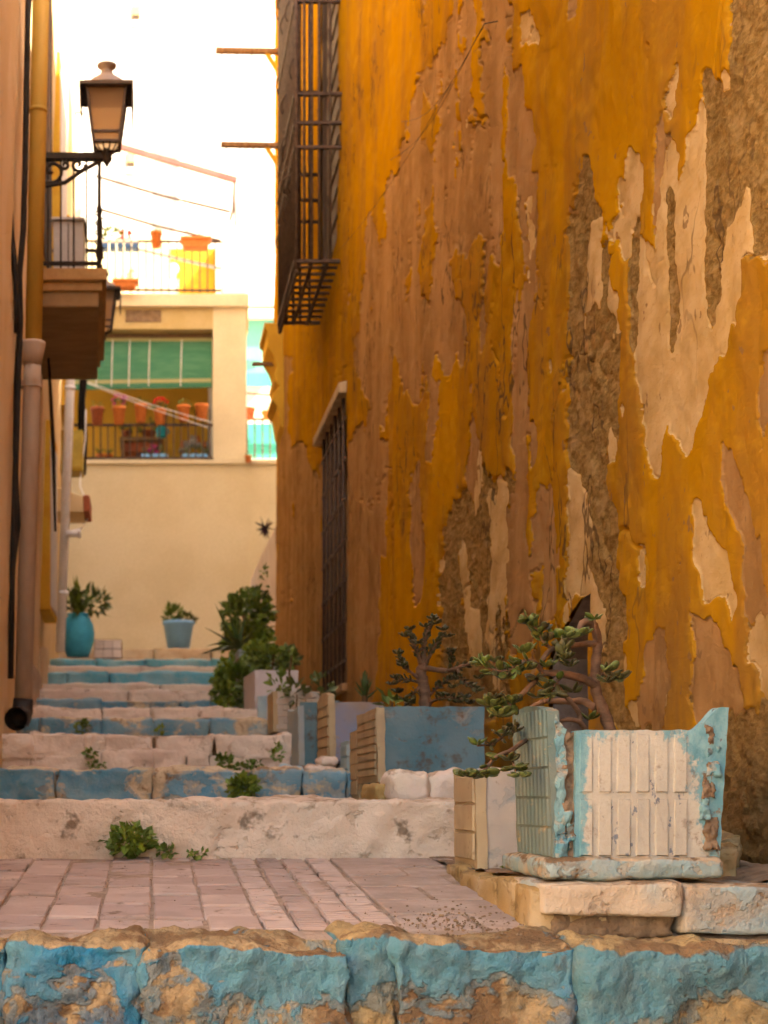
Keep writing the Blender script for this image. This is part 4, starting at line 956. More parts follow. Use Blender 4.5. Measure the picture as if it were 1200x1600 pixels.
# ---- aqua balcony house at the right
aq = thing('white_house', 'white house with aqua blind seen right of the cream pillar', 'house', tuple(P(405, 720, 25)))
m = MB(); tbox(m, 386, 560, 200, 720, 26.5, 30); m.build('wall', M['white_wall'], aq)
m = MB(); tbox(m, 360, 470, 486, 497, 24.5, 26.5); m.build('balcony_slab', M['pink_white'], aq)
m = MB(); tbox(m, 362, 470, 498, 583, 24.6, 24.62); m.build('blind', M['aqua_pale'], aq)
m = MB(); tbox(m, 362, 470, 583, 602, 24.55, 24.64); m.build('blind_hem', M['aqua'], aq)
MB().tube([P(360, 612, 24.6), P(470, 622, 24.6)], .015, 5).build('wire', M['iron'], aq)
MB().tube([P(384, 480, 24.4), P(470, 480, 24.4)], .02, 5).build('wire', M['iron'], aq)
m = MB(); tbox(m, 362, 470, 662, 716, 23.6, 23.63); m.build('canvas_screen', M['aqua'], aq)
x = 386
MB().bar(P(360, 655, 23.5), P(470, 655, 23.5), .03, .03).build('rail', M['iron'], aq)
while x < 440:
    MB().tube([P(x, 717, 23.5), P(x, 655, 23.5)], .012, 5).build('baluster', M['iron'], aq); x += 12
# ---- tall white facade, pink-white house on the right
wh = thing('white_building', 'tall sunlit white building filling the background above the terraces', 'building', (0, 36, 0))
MB().box(-9, 14, 36, 46, -1, 26).build('wall', M['white_wall'], wh)
for (x, y) in ((212, 24), (204, 254)):
    wv = sub('window', wh, tuple(P(x, y+14, 36)))
    m = MB(); tbox(m, x-7, x+7, y-15, y+15, 35.96, 36.02); m.build('surround', simple('window_surround', (.60, .40, .20), None, 4, .8, .1), wv)
    m = MB(); tbox(m, x-6, x+6, y-1, y+6, 35.93, 36.03); m.build('pane', M['dark'], wv)
    m = MB(); tbox(m, x-7, x+7, y+7, y+16, 35.90, 36.04); m.build('sill', M['grey_paint'], wv)
MB().tube([P(280, 345, 35.9), P(280, -60, 35.9)], .08, 8).build('downpipe', M['white_wall'], wh)
pk = thing('pinkish_house', 'narrow strip of a pinkish white house beyond the ochre one', 'house', (1.45, 18, 0))
MB().box(1.42, 7.0, YEND+.25, 21.6, -1, 3.1).build('wall', M['pink_white'], pk)
MB().box(1.9, 7.0, YEND+.25, 21.6, 3.1, 11.5).build('upper_wall', M['pink_white'], pk)

# ================================================================= POTS AND PLANTS AT THE END
def leaves(c, rad, n, L, W, seed, up=.35, shell=.5):
    rng = random.Random(seed); m = MB(); c = Vector(c)
    for i in range(n):
        v = Vector((rng.gauss(0, 1), rng.gauss(0, 1), rng.gauss(0, 1))).normalized()
        r = shell + (1-shell)*rng.random()**.6
        p = c + Vector((v.x*rad[0], v.y*rad[1], v.z*rad[2]))*r
        dr = (v + Vector((rng.gauss(0, .5), rng.gauss(0, .5), rng.gauss(up, .5)))).normalized()
        nn = Vector((rng.gauss(0, .6), rng.gauss(-.3, .6), rng.gauss(.8, .5))).normalized()
        k = rng.uniform(.65, 1.25); m.leaf(p, dr, nn, L*k, W*k, rng.uniform(.05, .3))
    return m
def blade(m, p, d0, L, W, curve, up=Vector((0, 0, 1)), n=6, thick=.25):
    """fleshy pointed leaf: tapering bent prism"""
    p = Vector(p); d = Vector(d0).normalized(); vs = []; fs = []
    for i in range(n+1):
        t = i/n; w_ = W*(1-t**1.7)*(.75+.5*t*(1-t)*2) + .0008
        x = d.cross(up)
        x = x.normalized() if x.length > 1e-4 else Vector((1, 0, 0)); nn = x.cross(d).normalized()
        vs += [p + x*w_/2 + nn*w_*.12, p - nn*w_*thick, p - x*w_/2 + nn*w_*.12]
        d = (d + up*curve/n).normalized(); p = p + d*L/n
    for i in range(n):
        for k in range(3):
            k2 = (k+1) % 3; fs.append((i*3+k, i*3+k2, i*3+3+k2, i*3+3+k))
    fs.append((0, 2, 1)); m.add(vs, fs); return m
def pot_profile(wt, wb, h): return [(wb*.5, 0), (wb*.5+(wt-wb)*.5*.82, h*.82), (wt*.5*1.06, h*.83), (wt*.5*1.06, h), (wt*.5*.94, h), (wt*.5*.9, h*.86), (0, h*.86)]
def potted(label, x, yt, yb, wpx, d, mat, kind, seed=0, name='potted_plant', cat='potted plant', group=None, hpl=None):
    s = d/F; c = P(x, yb, d); h = (yb-yt)*s; wt = wpx*s
    t = thing(name, label, cat, tuple(c), group)
    MB().lathe(c, pot_profile(wt*.94, wt*.68, h), 20).build('pot', M[mat], t, True)
    top = c + Vector((0, 0, h*.9))
    if kind == 'leafy': stuff(leaves(top+Vector((0, 0, wt*.3)), (wt*.55, wt*.5, wt*.4), 90, wt*.3, wt*.16, seed).build('foliage', M['leaf'], t))
    if kind == 'sparse': stuff(leaves(top+Vector((0, 0, wt*.2)), (wt*.4, wt*.4, wt*.3), 30, wt*.28, wt*.10, seed).build('foliage', M['leaf'], t))
    if kind in ('pink', 'red'):
        stuff(leaves(top+Vector((0, 0, wt*.3)), (wt*.5, wt*.5, wt*.35), 80, wt*.28, wt*.16, seed).build('foliage', M['leaf'], t))
        stuff(leaves(top+Vector((0, -.02, wt*.62)), (wt*.55, wt*.5, wt*.28), 70, wt*.22, wt*.2, seed+1).build('flowers', M[kind+'_petal'], t))
    if kind == 'grass':
        m = MB(); rng = random.Random(seed)
        for i in range(40):
            a = rng.random()*6.28; m2 = blade(m, top, (math.cos(a)*.6, math.sin(a)*.6, 1), wt*rng.uniform(.7, 1.3), wt*.08, -.9*rng.random())
        stuff(m.build('foliage', M['leaf'], t))
    return t
G = 'clay pots on the lower terrace railing'
potted('dark terracotta pot with thin leaves, leftmost on the lower terrace railing', 152, 637, 664, 22, D-.08, 'terracotta_dark', 'sparse', 1, group=G)
potted('terracotta pot of pink flowers on the lower terrace railing', 186, 636, 663, 22, D-.08, 'terracotta', 'pink', 2, group=G)
potted('terracotta pot with dull green sprigs, right of the pink flowers', 220, 632, 660, 21, D-.08, 'terracotta', 'sparse', 3, group=G)
potted('terracotta pot of red flowers on the lower terrace railing', 250, 640, 663, 21, D-.08, 'terracotta', 'red', 4, group=G)
potted('terracotta pot with a small red bud, second from the cream pillar', 287, 634, 658, 21, D-.08, 'terracotta', 'sparse', 5, group=G)
potted('bare terracotta pot next to the cream pillar on the railing', 315, 632, 656, 22, D-.08, 'terracotta', 'none', 6, name='flower_pot', cat='pot', group=G)
G = 'small clay pots on the lower terrace floor'
potted('left small terracotta pot with grassy leaves on the lower terrace floor', 156, 710, 721, 14, D+.3, 'terracotta', 'grass', 7, group=G)
potted('right small terracotta pot with grassy leaves on the lower terrace floor', 170, 710, 721, 14, D+.35, 'terracotta', 'grass', 8, group=G)
# table with plants
tb = thing('table', 'brown wooden table with potted plants behind the lower terrace railing', 'table', tuple(P(222, 722, D+1.2)))
zt = P(0, 687, D+1.2).z; zf = P(0, 720, D+1.2).z; xa, xb = P(187, 0, D+1.2).x, P(256, 0, D+1.2).x
MB().box(xa, xb, D+1.0, D+1.7, zt-.06, zt).build('tabletop', M['wood'], tb, bevel=.01)
MB().box(xa+.06, xb-.06, D+1.08, D+1.62, zt-.2, zt-.062).build('apron', M['terracotta_dark'], tb)
for x in (xa+.05, xb-.05):
    for y in (D+1.05, D+1.65): MB().bar((x, y, zf-.15), (x, y, zt-.062), .06, .06).build('leg', M['wood'], tb)
potted('dark clay pot with green plant on the left of the brown table', 198, 674, 687, 17, D+1.3, 'terracotta_dark', 'leafy', 9)
potted('long dark clay pot with tall green plant on the right of the brown table', 232, 674, 687, 24, D+1.3, 'terracotta_dark', 'leafy', 10)
bg_ = thing('teal_jug', 'teal plastic watering jug hanging beside the table plants', 'jug', tuple(P(252, 684, D+.6)))
c = P(252, 684, D+.6); MB().lathe(c, [(.06, 0), (.075, .03), (.075, .12), (.05, .18), (.03, .21), (.03, .235)], 14).build('body', M['teal'], bg_, True)
MB().tube([c+Vector((.06, 0, .04)), c+Vector((.12, 0, .08)), c+Vector((.05, 0, .19))], .012, 6).build('handle', M['teal'], bg_, True)
for (x0, x1, n, lab) in ((220, 263, 3, 'sky blue trough of three cells with pink blossom on the lower terrace ledge'), (284, 325, 3, 'sky blue trough of cells at the foot of the pillar on the terrace ledge')):
    tr = thing('planter_trough', lab, 'planter', tuple(P((x0+x1)/2, 722, D+.15)), 'sky blue troughs')
    for k in range(n):
        a = x0 + (x1-x0)*k/n; m = MB(); tbox(m, a+.6, a+(x1-x0)/n-.6, 708.5, 718, D+.02, D+.28); m.build('cell', M['sky_blue'], tr, bevel=.012)
    stuff(leaves(P((x0+x1)/2, 706, D+.15), (.16, .08, .05), 60, .07, .04, x0).build('foliage', M['leaf_dark'], tr))
    if x0 == 220: stuff(leaves(P(239, 703, D+.1), (.05, .05, .05), 30, .05, .05, 3).build('flowers', M['pink_petal'], tr))
for (x, y, lab) in ((289, 700, 'left wall shelf with trinkets on the ochre terrace wall'), (305, 692, 'middle wall shelf with trinkets, highest on the ochre terrace wall'), (325, 701, 'wall shelf with trinkets beside the pillar on the terrace')):
    sh_ = thing('wall_shelf', lab, 'shelf', tuple(P(x, y, D+1.8)), 'little shelves on the terrace wall')
    m = MB(); tbox(m, x-9, x+9, y, y+3, D+1.7, D+1.9); m.build('board', M['grey_paint'], sh_)
    for k in range(3):
        MB().lathe(P(x-5+5*k, y, D+1.78), [(.03, 0), (.035, .05), (.02, .08), (.02, .11)], 8).build('jar', M[('white_plastic', 'terracotta', 'grey_paint')[(k+x) % 3]], sh_, True)
# upper terrace pots
G = 'pots on the upper terrace railing'
tr = thing('planter_trough', 'navy and white striped trough on the upper terrace railing', 'planter', tuple(T(188, 388, D-.1)), G)
for k in range(5):
    a = 160 + k*11.5; m = MB(); tbox(m, a, a+9, 379, 387.5, D-.2, D-.02); m.build('cell', M['navy'], tr, bevel=.012)
    m = MB(); tbox(m, a, a+9, 373.5, 378.7, D-.2, D-.02); m.build('rim', M['white_plastic'], tr, bevel=.012)
stuff(leaves(T(175, 366, D-.1), (.12, .08, .08), 50, .08, .05, 5).build('foliage', M['leaf'], tr)); stuff(leaves(T(196, 367, D-.1), (.07, .06, .06), 40, .06, .05, 6).build('flowers', M['red_petal'], tr))
potted('single terracotta pot with dry twigs on the upper terrace railing', 244, 362, 387, 19, D-.08, 'terracotta', 'sparse', 12, group=G)
for (x0, x1, y0, y1, dd, lab) in ((283, 328, 374, 390, D-.1, 'long terracotta trough with dry twigs on the upper terrace railing'), (177, 214, 440, 452, D-.15, 'low orange trough hanging at the foot of the upper railing')):
    tr = thing('planter_trough', lab, 'planter', tuple(T((x0+x1)/2, y1, dd)), 'terracotta troughs')
    a, b = P(x0, y0, dd), P(x1, y1, dd)
    MB().hexa([(a.x+.03, dd-.1, b.z), (b.x-.03, dd-.1, b.z), (b.x-.03, dd+.08, b.z), (a.x+.03, dd+.08, b.z), (a.x, dd-.12, a.z), (b.x, dd-.12, a.z), (b.x, dd+.1, a.z), (a.x, dd+.1, a.z)]).build('trough', M['terracotta'], tr, bevel=.01)
    MB().box(a.x-.015, b.x+.015, dd-.135, dd+.115, a.z-.04, a.z+.005).build('rim', M['terracotta'], tr, bevel=.008)
    m = MB(); rng = random.Random(x0)
    for k in range(12): x = rng.uniform(a.x+.05, b.x-.05); m.tube([(x, dd, a.z), (x+rng.gauss(0, .04), dd, a.z+.1), (x+rng.gauss(0, .07), dd, a.z+rng.uniform(.12, .22))], .004, 4)
    stuff(m.build('twigs', M['stem'], tr))
jg = thing('water_jug', 'white bottle on a pale stand in the upper doorway', 'bottle', tuple(T(271, 457, D+1.2)))
m = MB(); tbox(m, 264, 279, 436, 457, D+1.2, D+1.5); m.build('stand', M['white_plastic'], jg); c = P(271, 436, D+1.35)
MB().lathe(c, [(.06, 0), (.045, .06), (.07, .1), (.08, .16), (.06, .23), (0, .25)], 12).build('bottle', M['white_plastic'], jg, True)
# right of the pillar
potted('terracotta pot on the railing before the aqua screen', 391, 637, 655, 16, 23.4, 'terracotta_dark', 'none', 20, name='flower_pot', cat='pot')
potted('wide terracotta bowl with a little cactus before the aqua screen', 420, 643, 655, 24, 23.4, 'terracotta', 'sparse', 21)
potted('orange flowering pot on the ledge right of the cream pillar', 388, 712, 722, 12, D-.1, 'terracotta', 'sparse', 22)
hp = thing('hanging_plant', 'dark purple spiky plant hanging on the far right wall', 'plant', tuple(P(412, 830, 17)))
m = MB(); rng = random.Random(6)
for i in range(46):
    v = Vector((rng.gauss(-.3, 1), rng.gauss(0, 1), rng.gauss(0, 1.2))).normalized(); blade(m, P(414, 825, 17), v, rng.uniform(.07, .16), .03, 0)
stuff(m.build('foliage', M['purple_leaf'], hp)); MB().tube([P(414, 825, 17), P(424, 815, 17)], .01, 5).build('stem', M['stem'], hp)

# blue urn with palm-like plant
c = P(122, 1026, 18.6); s = 18.6/F
ur = thing('urn', 'large blue glazed urn holding a leafy plant at the top of the stairs', 'urn', tuple(c))
MB().lathe(c, [(r*s, z*s) for r, z in ((17, 0), (20, 8), (25, 24), (26, 36), (24, 50), (19, 60), (16, 63), (18, 67), (15, 67), (13, 60), (0, 60))], 28).build('body', M['blue_pot'], ur, True)
pl = thing('leafy_plant', 'broad-leaved dark green plant in the large blue urn', 'plant', tuple(c+Vector((0, 0, .5))))
rng = random.Random(9); top = c + Vector((0, 0, 62*s))
for k in range(26):
    a = rng.random()*6.28; rr = rng.uniform(.2, 1.1); v = Vector((math.cos(a)*rr+.25, math.sin(a)*rr, rng.uniform(.6, 1.2)))
    m = blade(MB(), top, v, rng.uniform(.28, .52), rng.uniform(.07, .12), -rng.uniform(.3, 1.2), n=6, thick=.08); m.build('leaf', M['leaf' if k % 3 else 'leaf_bright'], pl)
stuff(leaves(top+Vector((.12, 0, .18)), (.24, .2, .14), 160, .12, .05, 11).build('foliage', M['leaf_dark'], pl))
# pale blue bucket pot
c = P(279, 1013, 20.4); s = 20.4/F
potp = thing('flower_pot', 'pale blue plastic pot standing against the cream end wall', 'pot', tuple(c))
MB().lathe(c, [(r*s, z*s) for r, z in ((17.5, 0), (23, 36), (25, 37), (25.5, 42), (23, 42), (21, 36), (0, 36))], 26).build('body', M['pale_blue_pot'], potp, True)
pl = thing('succulent', 'green succulent growing in the pale blue plastic pot', 'plant', tuple(c+Vector((0, 0, .3))))
stuff(leaves(c+Vector((-.07, 0, 48*s)), (.12, .12, .14), 130, .1, .04, 13, 1).build('foliage', M['leaf'], pl))
stuff(leaves(c+Vector((.09, 0, 44*s)), (.13, .12, .06), 90, .08, .04, 14).build('low_foliage', M['leaf_jade'], pl))
# white tiled planter at the stair head
wq = thing('planter', 'low white tiled planter beside the blue urn', 'planter', tuple(P(168, 1030, 19)))
m = MB(); tbox(m, 147, 190, 999, 1032, 19, 19.5); m.build('body', M['mortar'], wq)
for i in range(3):
    for j in range(2):
        m = MB(); tbox(m, 147.5+i*14.3, 161.2+i*14.3, 1000+j*14.5, 1013.5+j*14.5, 18.985, 19.0); m.build('tile', M['pink_white'], wq, bevel=.004)

# ================================================================= PLANTERS ALONG THE OCHRE HOUSE
def panel(parent, name, mat, A, B, z0, top, thick, nu=30, nv=24, flare=0.0, amp=.003, sc=18, seed=0, smooth=True, splay=0.0):
    """upright slab from A to B (plan points) with its outer face on the A-B line; top(u) gives its upper edge"""
    A = Vector((A[0], A[1], 0)); B = Vector((B[0], B[1], 0)); t = (B-A); L = t.length; t.normalize(); n = Vector((t.y, -t.x, 0))
    vs = []; fs = []
    for side in (0, 1):
        for j in range(nv+1):
            for i in range(nu+1):
                u = i/nu; zt_ = top(u) if callable(top) else top
                p = A + t*L*u + Vector((0, 0, z0 + (zt_-z0)*j/nv)) + n*(flare*j/nv) - n*thick*side + t*(splay*u*j/nv)
                e = mnoise.fractal(p*sc + Vector((seed*3.7, seed, side*9)), .9, 2, 4)*amp
                p = p + n*e*(1 if not side else -1)
                if i in (0, nu): p = p + t*mnoise.noise(p*sc*1.4+Vector((seed, 0, 0)))*amp*1.2
                if j == nv: p.z += mnoise.noise(p*sc*2+Vector((0, seed, 0)))*amp
                vs.append(p)
    N = (nu+1)*(nv+1); W = nu+1
    for j in range(nv):
        for i in range(nu):
            a = j*W+i; fs.append((a, a+1, a+1+W, a+W)); a += N; fs.append((a+W, a+1+W, a+1, a))
    for i in range(nu):
        a = nv*W+i; fs.append((a, a+1, a+1+N, a+N)); a = i; fs.append((a+N, a+1+N, a+1, a))
    for j in range(nv):
        a = j*W; fs.append((a, a+W, a+W+N, a+N)); a = j*W+nu; fs.append((a+N, a+W+N, a+W, a))
    o = MB().add(vs, fs).build(name, mat, parent, smooth)
    md = o.modifiers.new('split', 'EDGE_SPLIT'); md.split_angle = R(50); return o
def front_material():
    t = NT('planter_front_paint')
    sx = t.n('ShaderNodeSeparateXYZ'); t.l(t.pos(), sx.inputs[0]); X = sx.outputs[0]; Z = sx.outputs[2]
    n1 = t.noise(16, 6, .68, (1, 1, .8)); n2 = t.noise(38, 5, .7, (1, 1, .6), (3, 0, 0)); fine = t.noise(140, 4, .7); blot = t.noise(7, 4, .6, (1, 1, .7), (2, 5, 1))
    white = t.mix(t.step(blot, .35, .65), (.47, .42, .34), (.39, .345, .28)); white = t.mix(t.step(fine, .4, .7, 0, .25), white, (.33, .265, .2))
    turq = t.mix(t.step(n2, .35, .65), (.10, .25, .285), (.19, .34, .355))
    er = t.step(X, .965, 1.065); el = t.step(X, .835, .775); et = t.step(Z, .085, .14)
    f = t.math('ADD', t.math('MULTIPLY', t.math('MAXIMUM', t.math('MAXIMUM', er, el), t.math('MULTIPLY', et, .55)), .34), t.math('MULTIPLY', n1, .8))
    f = t.math('ADD', f, t.math('MULTIPLY', t.math('SUBTRACT', n2, .5), .3))
    k = t.step(t.math('ADD', f, t.math('MULTIPLY', t.math('SUBTRACT', fine, .5), .18)), .50, .60); col = t.mix(k, white, turq)
    chip = t.step(t.math('ADD', n2, t.math('MULTIPLY', blot, .35)), .815, .835); col = t.mix(chip, col, (.16, .165, .18))
    dirt = t.step(t.noise(22, 6, .74, None, (9, 2, 2)), .57, .68, 0, .75); col = t.mix(t.math('MULTIPLY', dirt, t.math('ADD', .55, er)), col, (.16, .10, .06))
    h = t.math('ADD', t.math('MULTIPLY', fine, .5), t.math('ADD', t.math('MULTIPLY', k, -.4), t.math('MULTIPLY', n2, .5)))
    return t.fin(col, .75, t.bump(h, .5, .006), 0, .3)
M['p1_front'] = front_material()
M['p1_base'] = painted_stone('planter_base', (.48, .39, .29), (.24, .33, .33), (.40, .30, .2), (.17, .105, .06), .55, .46, .42, 12, .9, seed=45, bdist=.01)
M['turq'] = painted_stone('turquoise_flaking', (.085, .235, .275), (.17, .32, .335), (.42, .345, .26), (.17, .105, .06), .54, .47, .44, 16, .9, seed=31, bdist=.012)
M['teal_side'] = painted_stone('teal_side_paint', (.15, .185, .16), (.12, .17, .155), (.30, .25, .17), (.40, .23, .04), .62, .40, .32, 18, .5, seed=32, bdist=.006)
M['white_pl'] = painted_stone('white_planter', (.50, .425, .35), (.45, .39, .335), (.31, .33, .315), (.25, .165, .105), .64, .40, .38, 10, .5, seed=33, bdist=.008)
M['cream_pl'] = painted_stone('cream_tile', (.47, .355, .215), (.42, .31, .19), (.38, .28, .16), (.25, .16, .09), .62, .42, .36, 12, .5, seed=34, bdist=.006)
M['blue_pl'] = painted_stone('blue_planter', (.09, .175, .205), (.14, .215, .235), (.26, .24, .21), (.19, .125, .085), .62, .46, .47, 9, .7, seed=35, bdist=.008, low=(.02, .16, .12))
M['greyblue_pl'] = painted_stone('grey_blue_planter', (.30, .35, .36), (.34, .36, .34), (.40, .34, .28), (.28, .18, .12), .7, .36, .27, 8, .5, seed=36, bdist=.006)
M['lilac_pl'] = painted_stone('worn_lilac_planter', (.24, .25, .33), (.34, .25, .19), (.36, .25, .18), (.24, .15, .10), .55, .4, .34, 6, .5, seed=37, bdist=.006)
M['paleblue_pl'] = painted_stone('pale_blue_panel', (.26, .40, .47), (.36, .46, .48), (.45, .40, .34), (.3, .2, .13), .7, .36, .25, 8, .5, seed=38, bdist=.006)
M['lavwhite_pl'] = painted_stone('lavender_white', (.55, .50, .50), (.50, .46, .46), (.36, .42, .50), (.34, .25, .18), .7, .36, .24, 6, .4, seed=39, bdist=.006)
def rib(parent, mat, A, B, z0, z1, n, h=.0035, name='rib'):
    """raised cushion tile on the line A-B, outward n"""
    A = Vector(A); B = Vector(B); n = Vector(n); t = (B-A).normalized(); b_ = .0028
    lo = [A+Vector((0, 0, z0)), B+Vector((0, 0, z0)), B+Vector((0, 0, z1)), A+Vector((0, 0, z1))]; lo = [p - n*.004 for p in lo]
    zz = Vector((0, 0, b_)); tp = [A+t*b_+Vector((0, 0, z0))+zz, B-t*b_+Vector((0, 0, z0))+zz, B-t*b_+Vector((0, 0, z1))-zz, A+t*b_+Vector((0, 0, z1))-zz]; tp = [p + n*h for p in tp]
    return MB().add(lo+tp, [(4,5,6,7),(0,1,5,4),(1,2,6,5),(2,3,7,6),(3,0,4,7)]).build(name, mat, parent, False)

# ---- P1, the large broken planter
pd = 2.85
def px1(x): return (x-VX)/F*pd
def pz1(y): return (VY-y)/F*pd
p1 = thing('planter', 'large chipped white and turquoise planter of relief tiles on the front kerb', 'planter', (.92, 3.0, -.15), 'tile planters along the ochre wall')
xl, xr = px1(868), px1(1124)
block(p1, M['p1_base'], xl-.025, xr+.006, pd-.022, 3.20, pz1(1376), pz1(1338), .016, 40, 20, 8, amp=.005, sc=14, seed=51, name='base')
def p1top(u):
    x = 868 + 256*u
    if x > 1070: t_ = min(1, (x-1070)/42); return pz1(1141 - 35*t_*t_*(3-2*t_))
    return pz1(1141)
panel(p1, 'front_panel', M['p1_front'], (px1(898), pd), (xr, pd+.0), pz1(1342), lambda u: p1top((898+226*u-868)/256), .03, 60, 44, .006, .0022, 24, 1, splay=.016)
# crumbling corner strip with bare core
panel(p1, 'corner_strip', M['turq'], (xl, pd+.002), (px1(883), pd+.002), pz1(1342), lambda u: pz1(1116+24*u), .035, 10, 40, .004, .006, 30, 2)
panel(p1, 'bare_core', M['mortar'], (px1(880), pd+.006), (px1(906), pd+.006), pz1(1342), pz1(1146), .03, 14, 44, .002, .007, 40, 3)
for k in range(9):       # lumps of old render on the corner and on the right post
    z = pz1(1160+20*k); x = px1(886 + 8*math.sin(k*2.1)); r = .008+.006*((k*7) % 3)/2
    if k > 5: block(p1, M['turq'], x-r*.9, x+r*.8, pd-.003, pd+.03, z-r*1.8, z+r*1.8, r*.2, 10, 4, 12, amp=.005, sc=60, seed=90+k, name='render_lump')
for k in range(5):
    z = pz1(1150+38*k); x = px1(1108 + 7*math.sin(k*1.7)); r = .010+.006*((k*5) % 3)/2
    block(p1, M['turq' if k % 2 else 'mortar'], x-r, x+r*.7, pd-.009, pd+.03, z-r*1.9, z+r*1.9, r*.2, 10, 4, 14, amp=.006, sc=60, seed=110+k, name='render_lump')
for r in range(2):
    z0, z1 = (pz1(1239), pz1(1146)) if r == 0 else (pz1(1338), pz1(1247))
    for k in range(7):
        x0 = px1(903 + k*29.5 + (0 if r == 0 else 1)); x1 = x0 + .0265
        if px1(1100) < x1: continue
        fl = .003 if r else .0055
        rib(p1, M['p1_front'], (x0, pd-fl, 0), (x1, pd-fl, 0), z0, z1, (0, -1, 0), .0022)
ly = 3.13
panel(p1, 'side_panel', M['teal_side'], (xl-.004, ly), (xl-.004, pd+.004), pz1(1342), lambda u: pz1(1098)+.012*math.sin(u*3)-.012*u-.004, .022, 24, 40, .010, .002, 24, 4)
for r in range(5):
    za, zb = pz1(1338)+r*.056, pz1(1338)+r*.056+.051
    m = MB()
    for k in range(9):
        y0 = pd+.016+k*.0285; fl = .012*(za-pz1(1342))/.3
        m.hexa([(xl-.003-fl, y0, za), (xl-.0075-fl, y0+.004, za), (xl-.0075-fl, y0+.018, za), (xl-.003-fl, y0+.022, za), (xl-.003-fl-.0015, y0, zb), (xl-.0075-fl-.0015, y0+.004, zb), (xl-.0075-fl-.0015, y0+.018, zb), (xl-.003-fl-.0015, y0+.022, zb)])
    stuff(m.build('side_ribs', M['teal_side'], p1))
panel(p1, 'side_panel', M['turq'], (xr-.002, pd+.005), (xr-.002, ly), pz1(1342), lambda u: pz1(1108+30*min(1, u*4)), .03, 14, 20, .018, .005, 24, 5)
panel(p1, 'back_panel', M['turq'], (xr-.02, ly), (xl+.02, ly), pz1(1342), pz1(1135), .02, 20, 16, 0, .004, 20, 6)
X, Yt = np.meshgrid(np.linspace(xl+.015, xr-.02, 40), np.linspace(pd+.03, ly-.02, 30)); Zt = pz1(1148) + (fbm(X*20, Yt*20, 4, 600)-.5)*.03
link(grid_mesh('soil', np.stack([X, Yt, Zt], -1) - np.array(ORG[p1])), 'soil', M['soil'], p1)

def box_planter(label, d0, d1, xpl, xpr, yt, yb, mf, ms, top=None, side_top=0.0, side_ribs=0, name='planter', skew=0.0, front_lines=0, thick=.025, seed=0, capw=0):
    """planter standing against the wall: front panel at depth d0, left side panel running back to d1"""
    x0 = (xpl-VX)/F*d0; x1 = (xpr-VX)/F*d0; zb = (VY-yb)/F*d0; zt_ = (VY-yt)/F*d0
    p = thing('planter', label, 'planter', ((x0+x1)/2, (d0+d1)/2, zb), 'tile planters along the ochre wall')
    panel(p, 'front_panel', mf, (x0+.005, d0+.002), (x1, d0+.002), zb, zt_, thick, 24, 18, .0, .003, 14, seed)
    panel(p, 'side_panel', ms, (x0+skew, d1), (x0, d0-.004), zb, lambda u: zt_ + side_top*(.5+.5*math.sin(u*3.1)), thick, 16, 24, .004, .003, 16, seed+1)
    panel(p, 'back_panel', mf, (x1, d1), (x0+skew+thick, d1), zb, zt_-.02, thick, 12, 10, 0, .003, 14, seed+2)
    panel(p, 'side_panel', mf, (x1-.001, d0+.01), (x1-.001, d1), zb, zt_-.01, thick, 10, 10, 0, .003, 14, seed+3)
    MB().box(x0+thick, x1-thick, d0+thick, d1-thick, zb+.02, zt_-.03).build('soil', M['soil'], p)
    if side_ribs:
        L = d1-d0
        for r in range(side_ribs):
            za = zb + .02 + (zt_+side_top*.8-zb-.03)*r/side_ribs; zb2 = zb + .02 + (zt_+side_top*.8-zb-.03)*(r+1)/side_ribs - .004
            rib(p, ms, (x0+skew-.006, d1-.02, 0), (x0-.006, d0+.012, 0), za, zb2, (-1, 0, 0), .0012, 'relief_tile')
    if front_lines:
        nrow = front_lines
        for r in range(nrow):
            off = .5*(r % 2)
            for k in range(3):
                u0 = (k+off)/3.0; u1 = min(1, u0+1/3.0)
                if u0 > .97: continue
                rib(p, mf, (x0+.01+(x1-x0-.01)*u0+.003, d0, 0), (x0+.01+(x1-x0-.01)*u1-.003, d0, 0), zb+.01+(zt_-zb-.012)*r/nrow, zb+.01+(zt_-zb-.012)*(r+1)/nrow-.004, (0, -1, 0), .004, 'brick')
    return p
box_planter('low white planter with a cream ribbed side just behind the large chipped one', 3.55, 3.80, 745, 905, 1206, 1358, M['white_pl'], M['cream_pl'], side_top=.006, side_ribs=3, seed=60)
box_planter('long dull blue planter with a cream ribbed end, above the white stones', 4.90, 5.36, 590, 757, 1104, 1222, M['blue_pl'], M['cream_pl'], side_top=-.005, side_ribs=8, seed=64)
box_planter('planter showing only its cream end, second in the row behind the long blue one', 5.40, 5.62, 561, 700, 1142, 1251, M['blue_pl'], M['cream_pl'], side_top=.004, side_ribs=4, seed=68)
box_planter('low planter showing only its pale blue end, third behind the long blue one', 5.66, 5.90, 546, 660, 1158, 1251, M['paleblue_pl'], M['paleblue_pl'], side_top=.003, side_ribs=4, seed=72)
box_planter('stained lilac planter with a tall ribbed cream end panel', 6.2, 6.62, 515, 600, 1097, 1190, M['lilac_pl'], M['cream_pl'], side_top=.05, side_ribs=6, seed=76)
box_planter('plain blue planter with a bare grey side, left of the stained lilac one', 6.68, 6.98, 467, 560, 1097, 1196, M['blue_pl'], M['greyblue_pl'], side_top=-.03, skew=-.02, seed=80)
box_planter('white planter of small bricks with a cream end', 8.0, 8.36, 427, 500, 1080, 1143, M['white_pl'], M['cream_pl'], front_lines=6, seed=84)
box_planter('tall lavender white planter box beneath the green creepers', 9.3, 9.9, 399, 466, 1047, 1122, M['lavwhite_pl'], M['lavwhite_pl'], seed=88, skew=-.03)
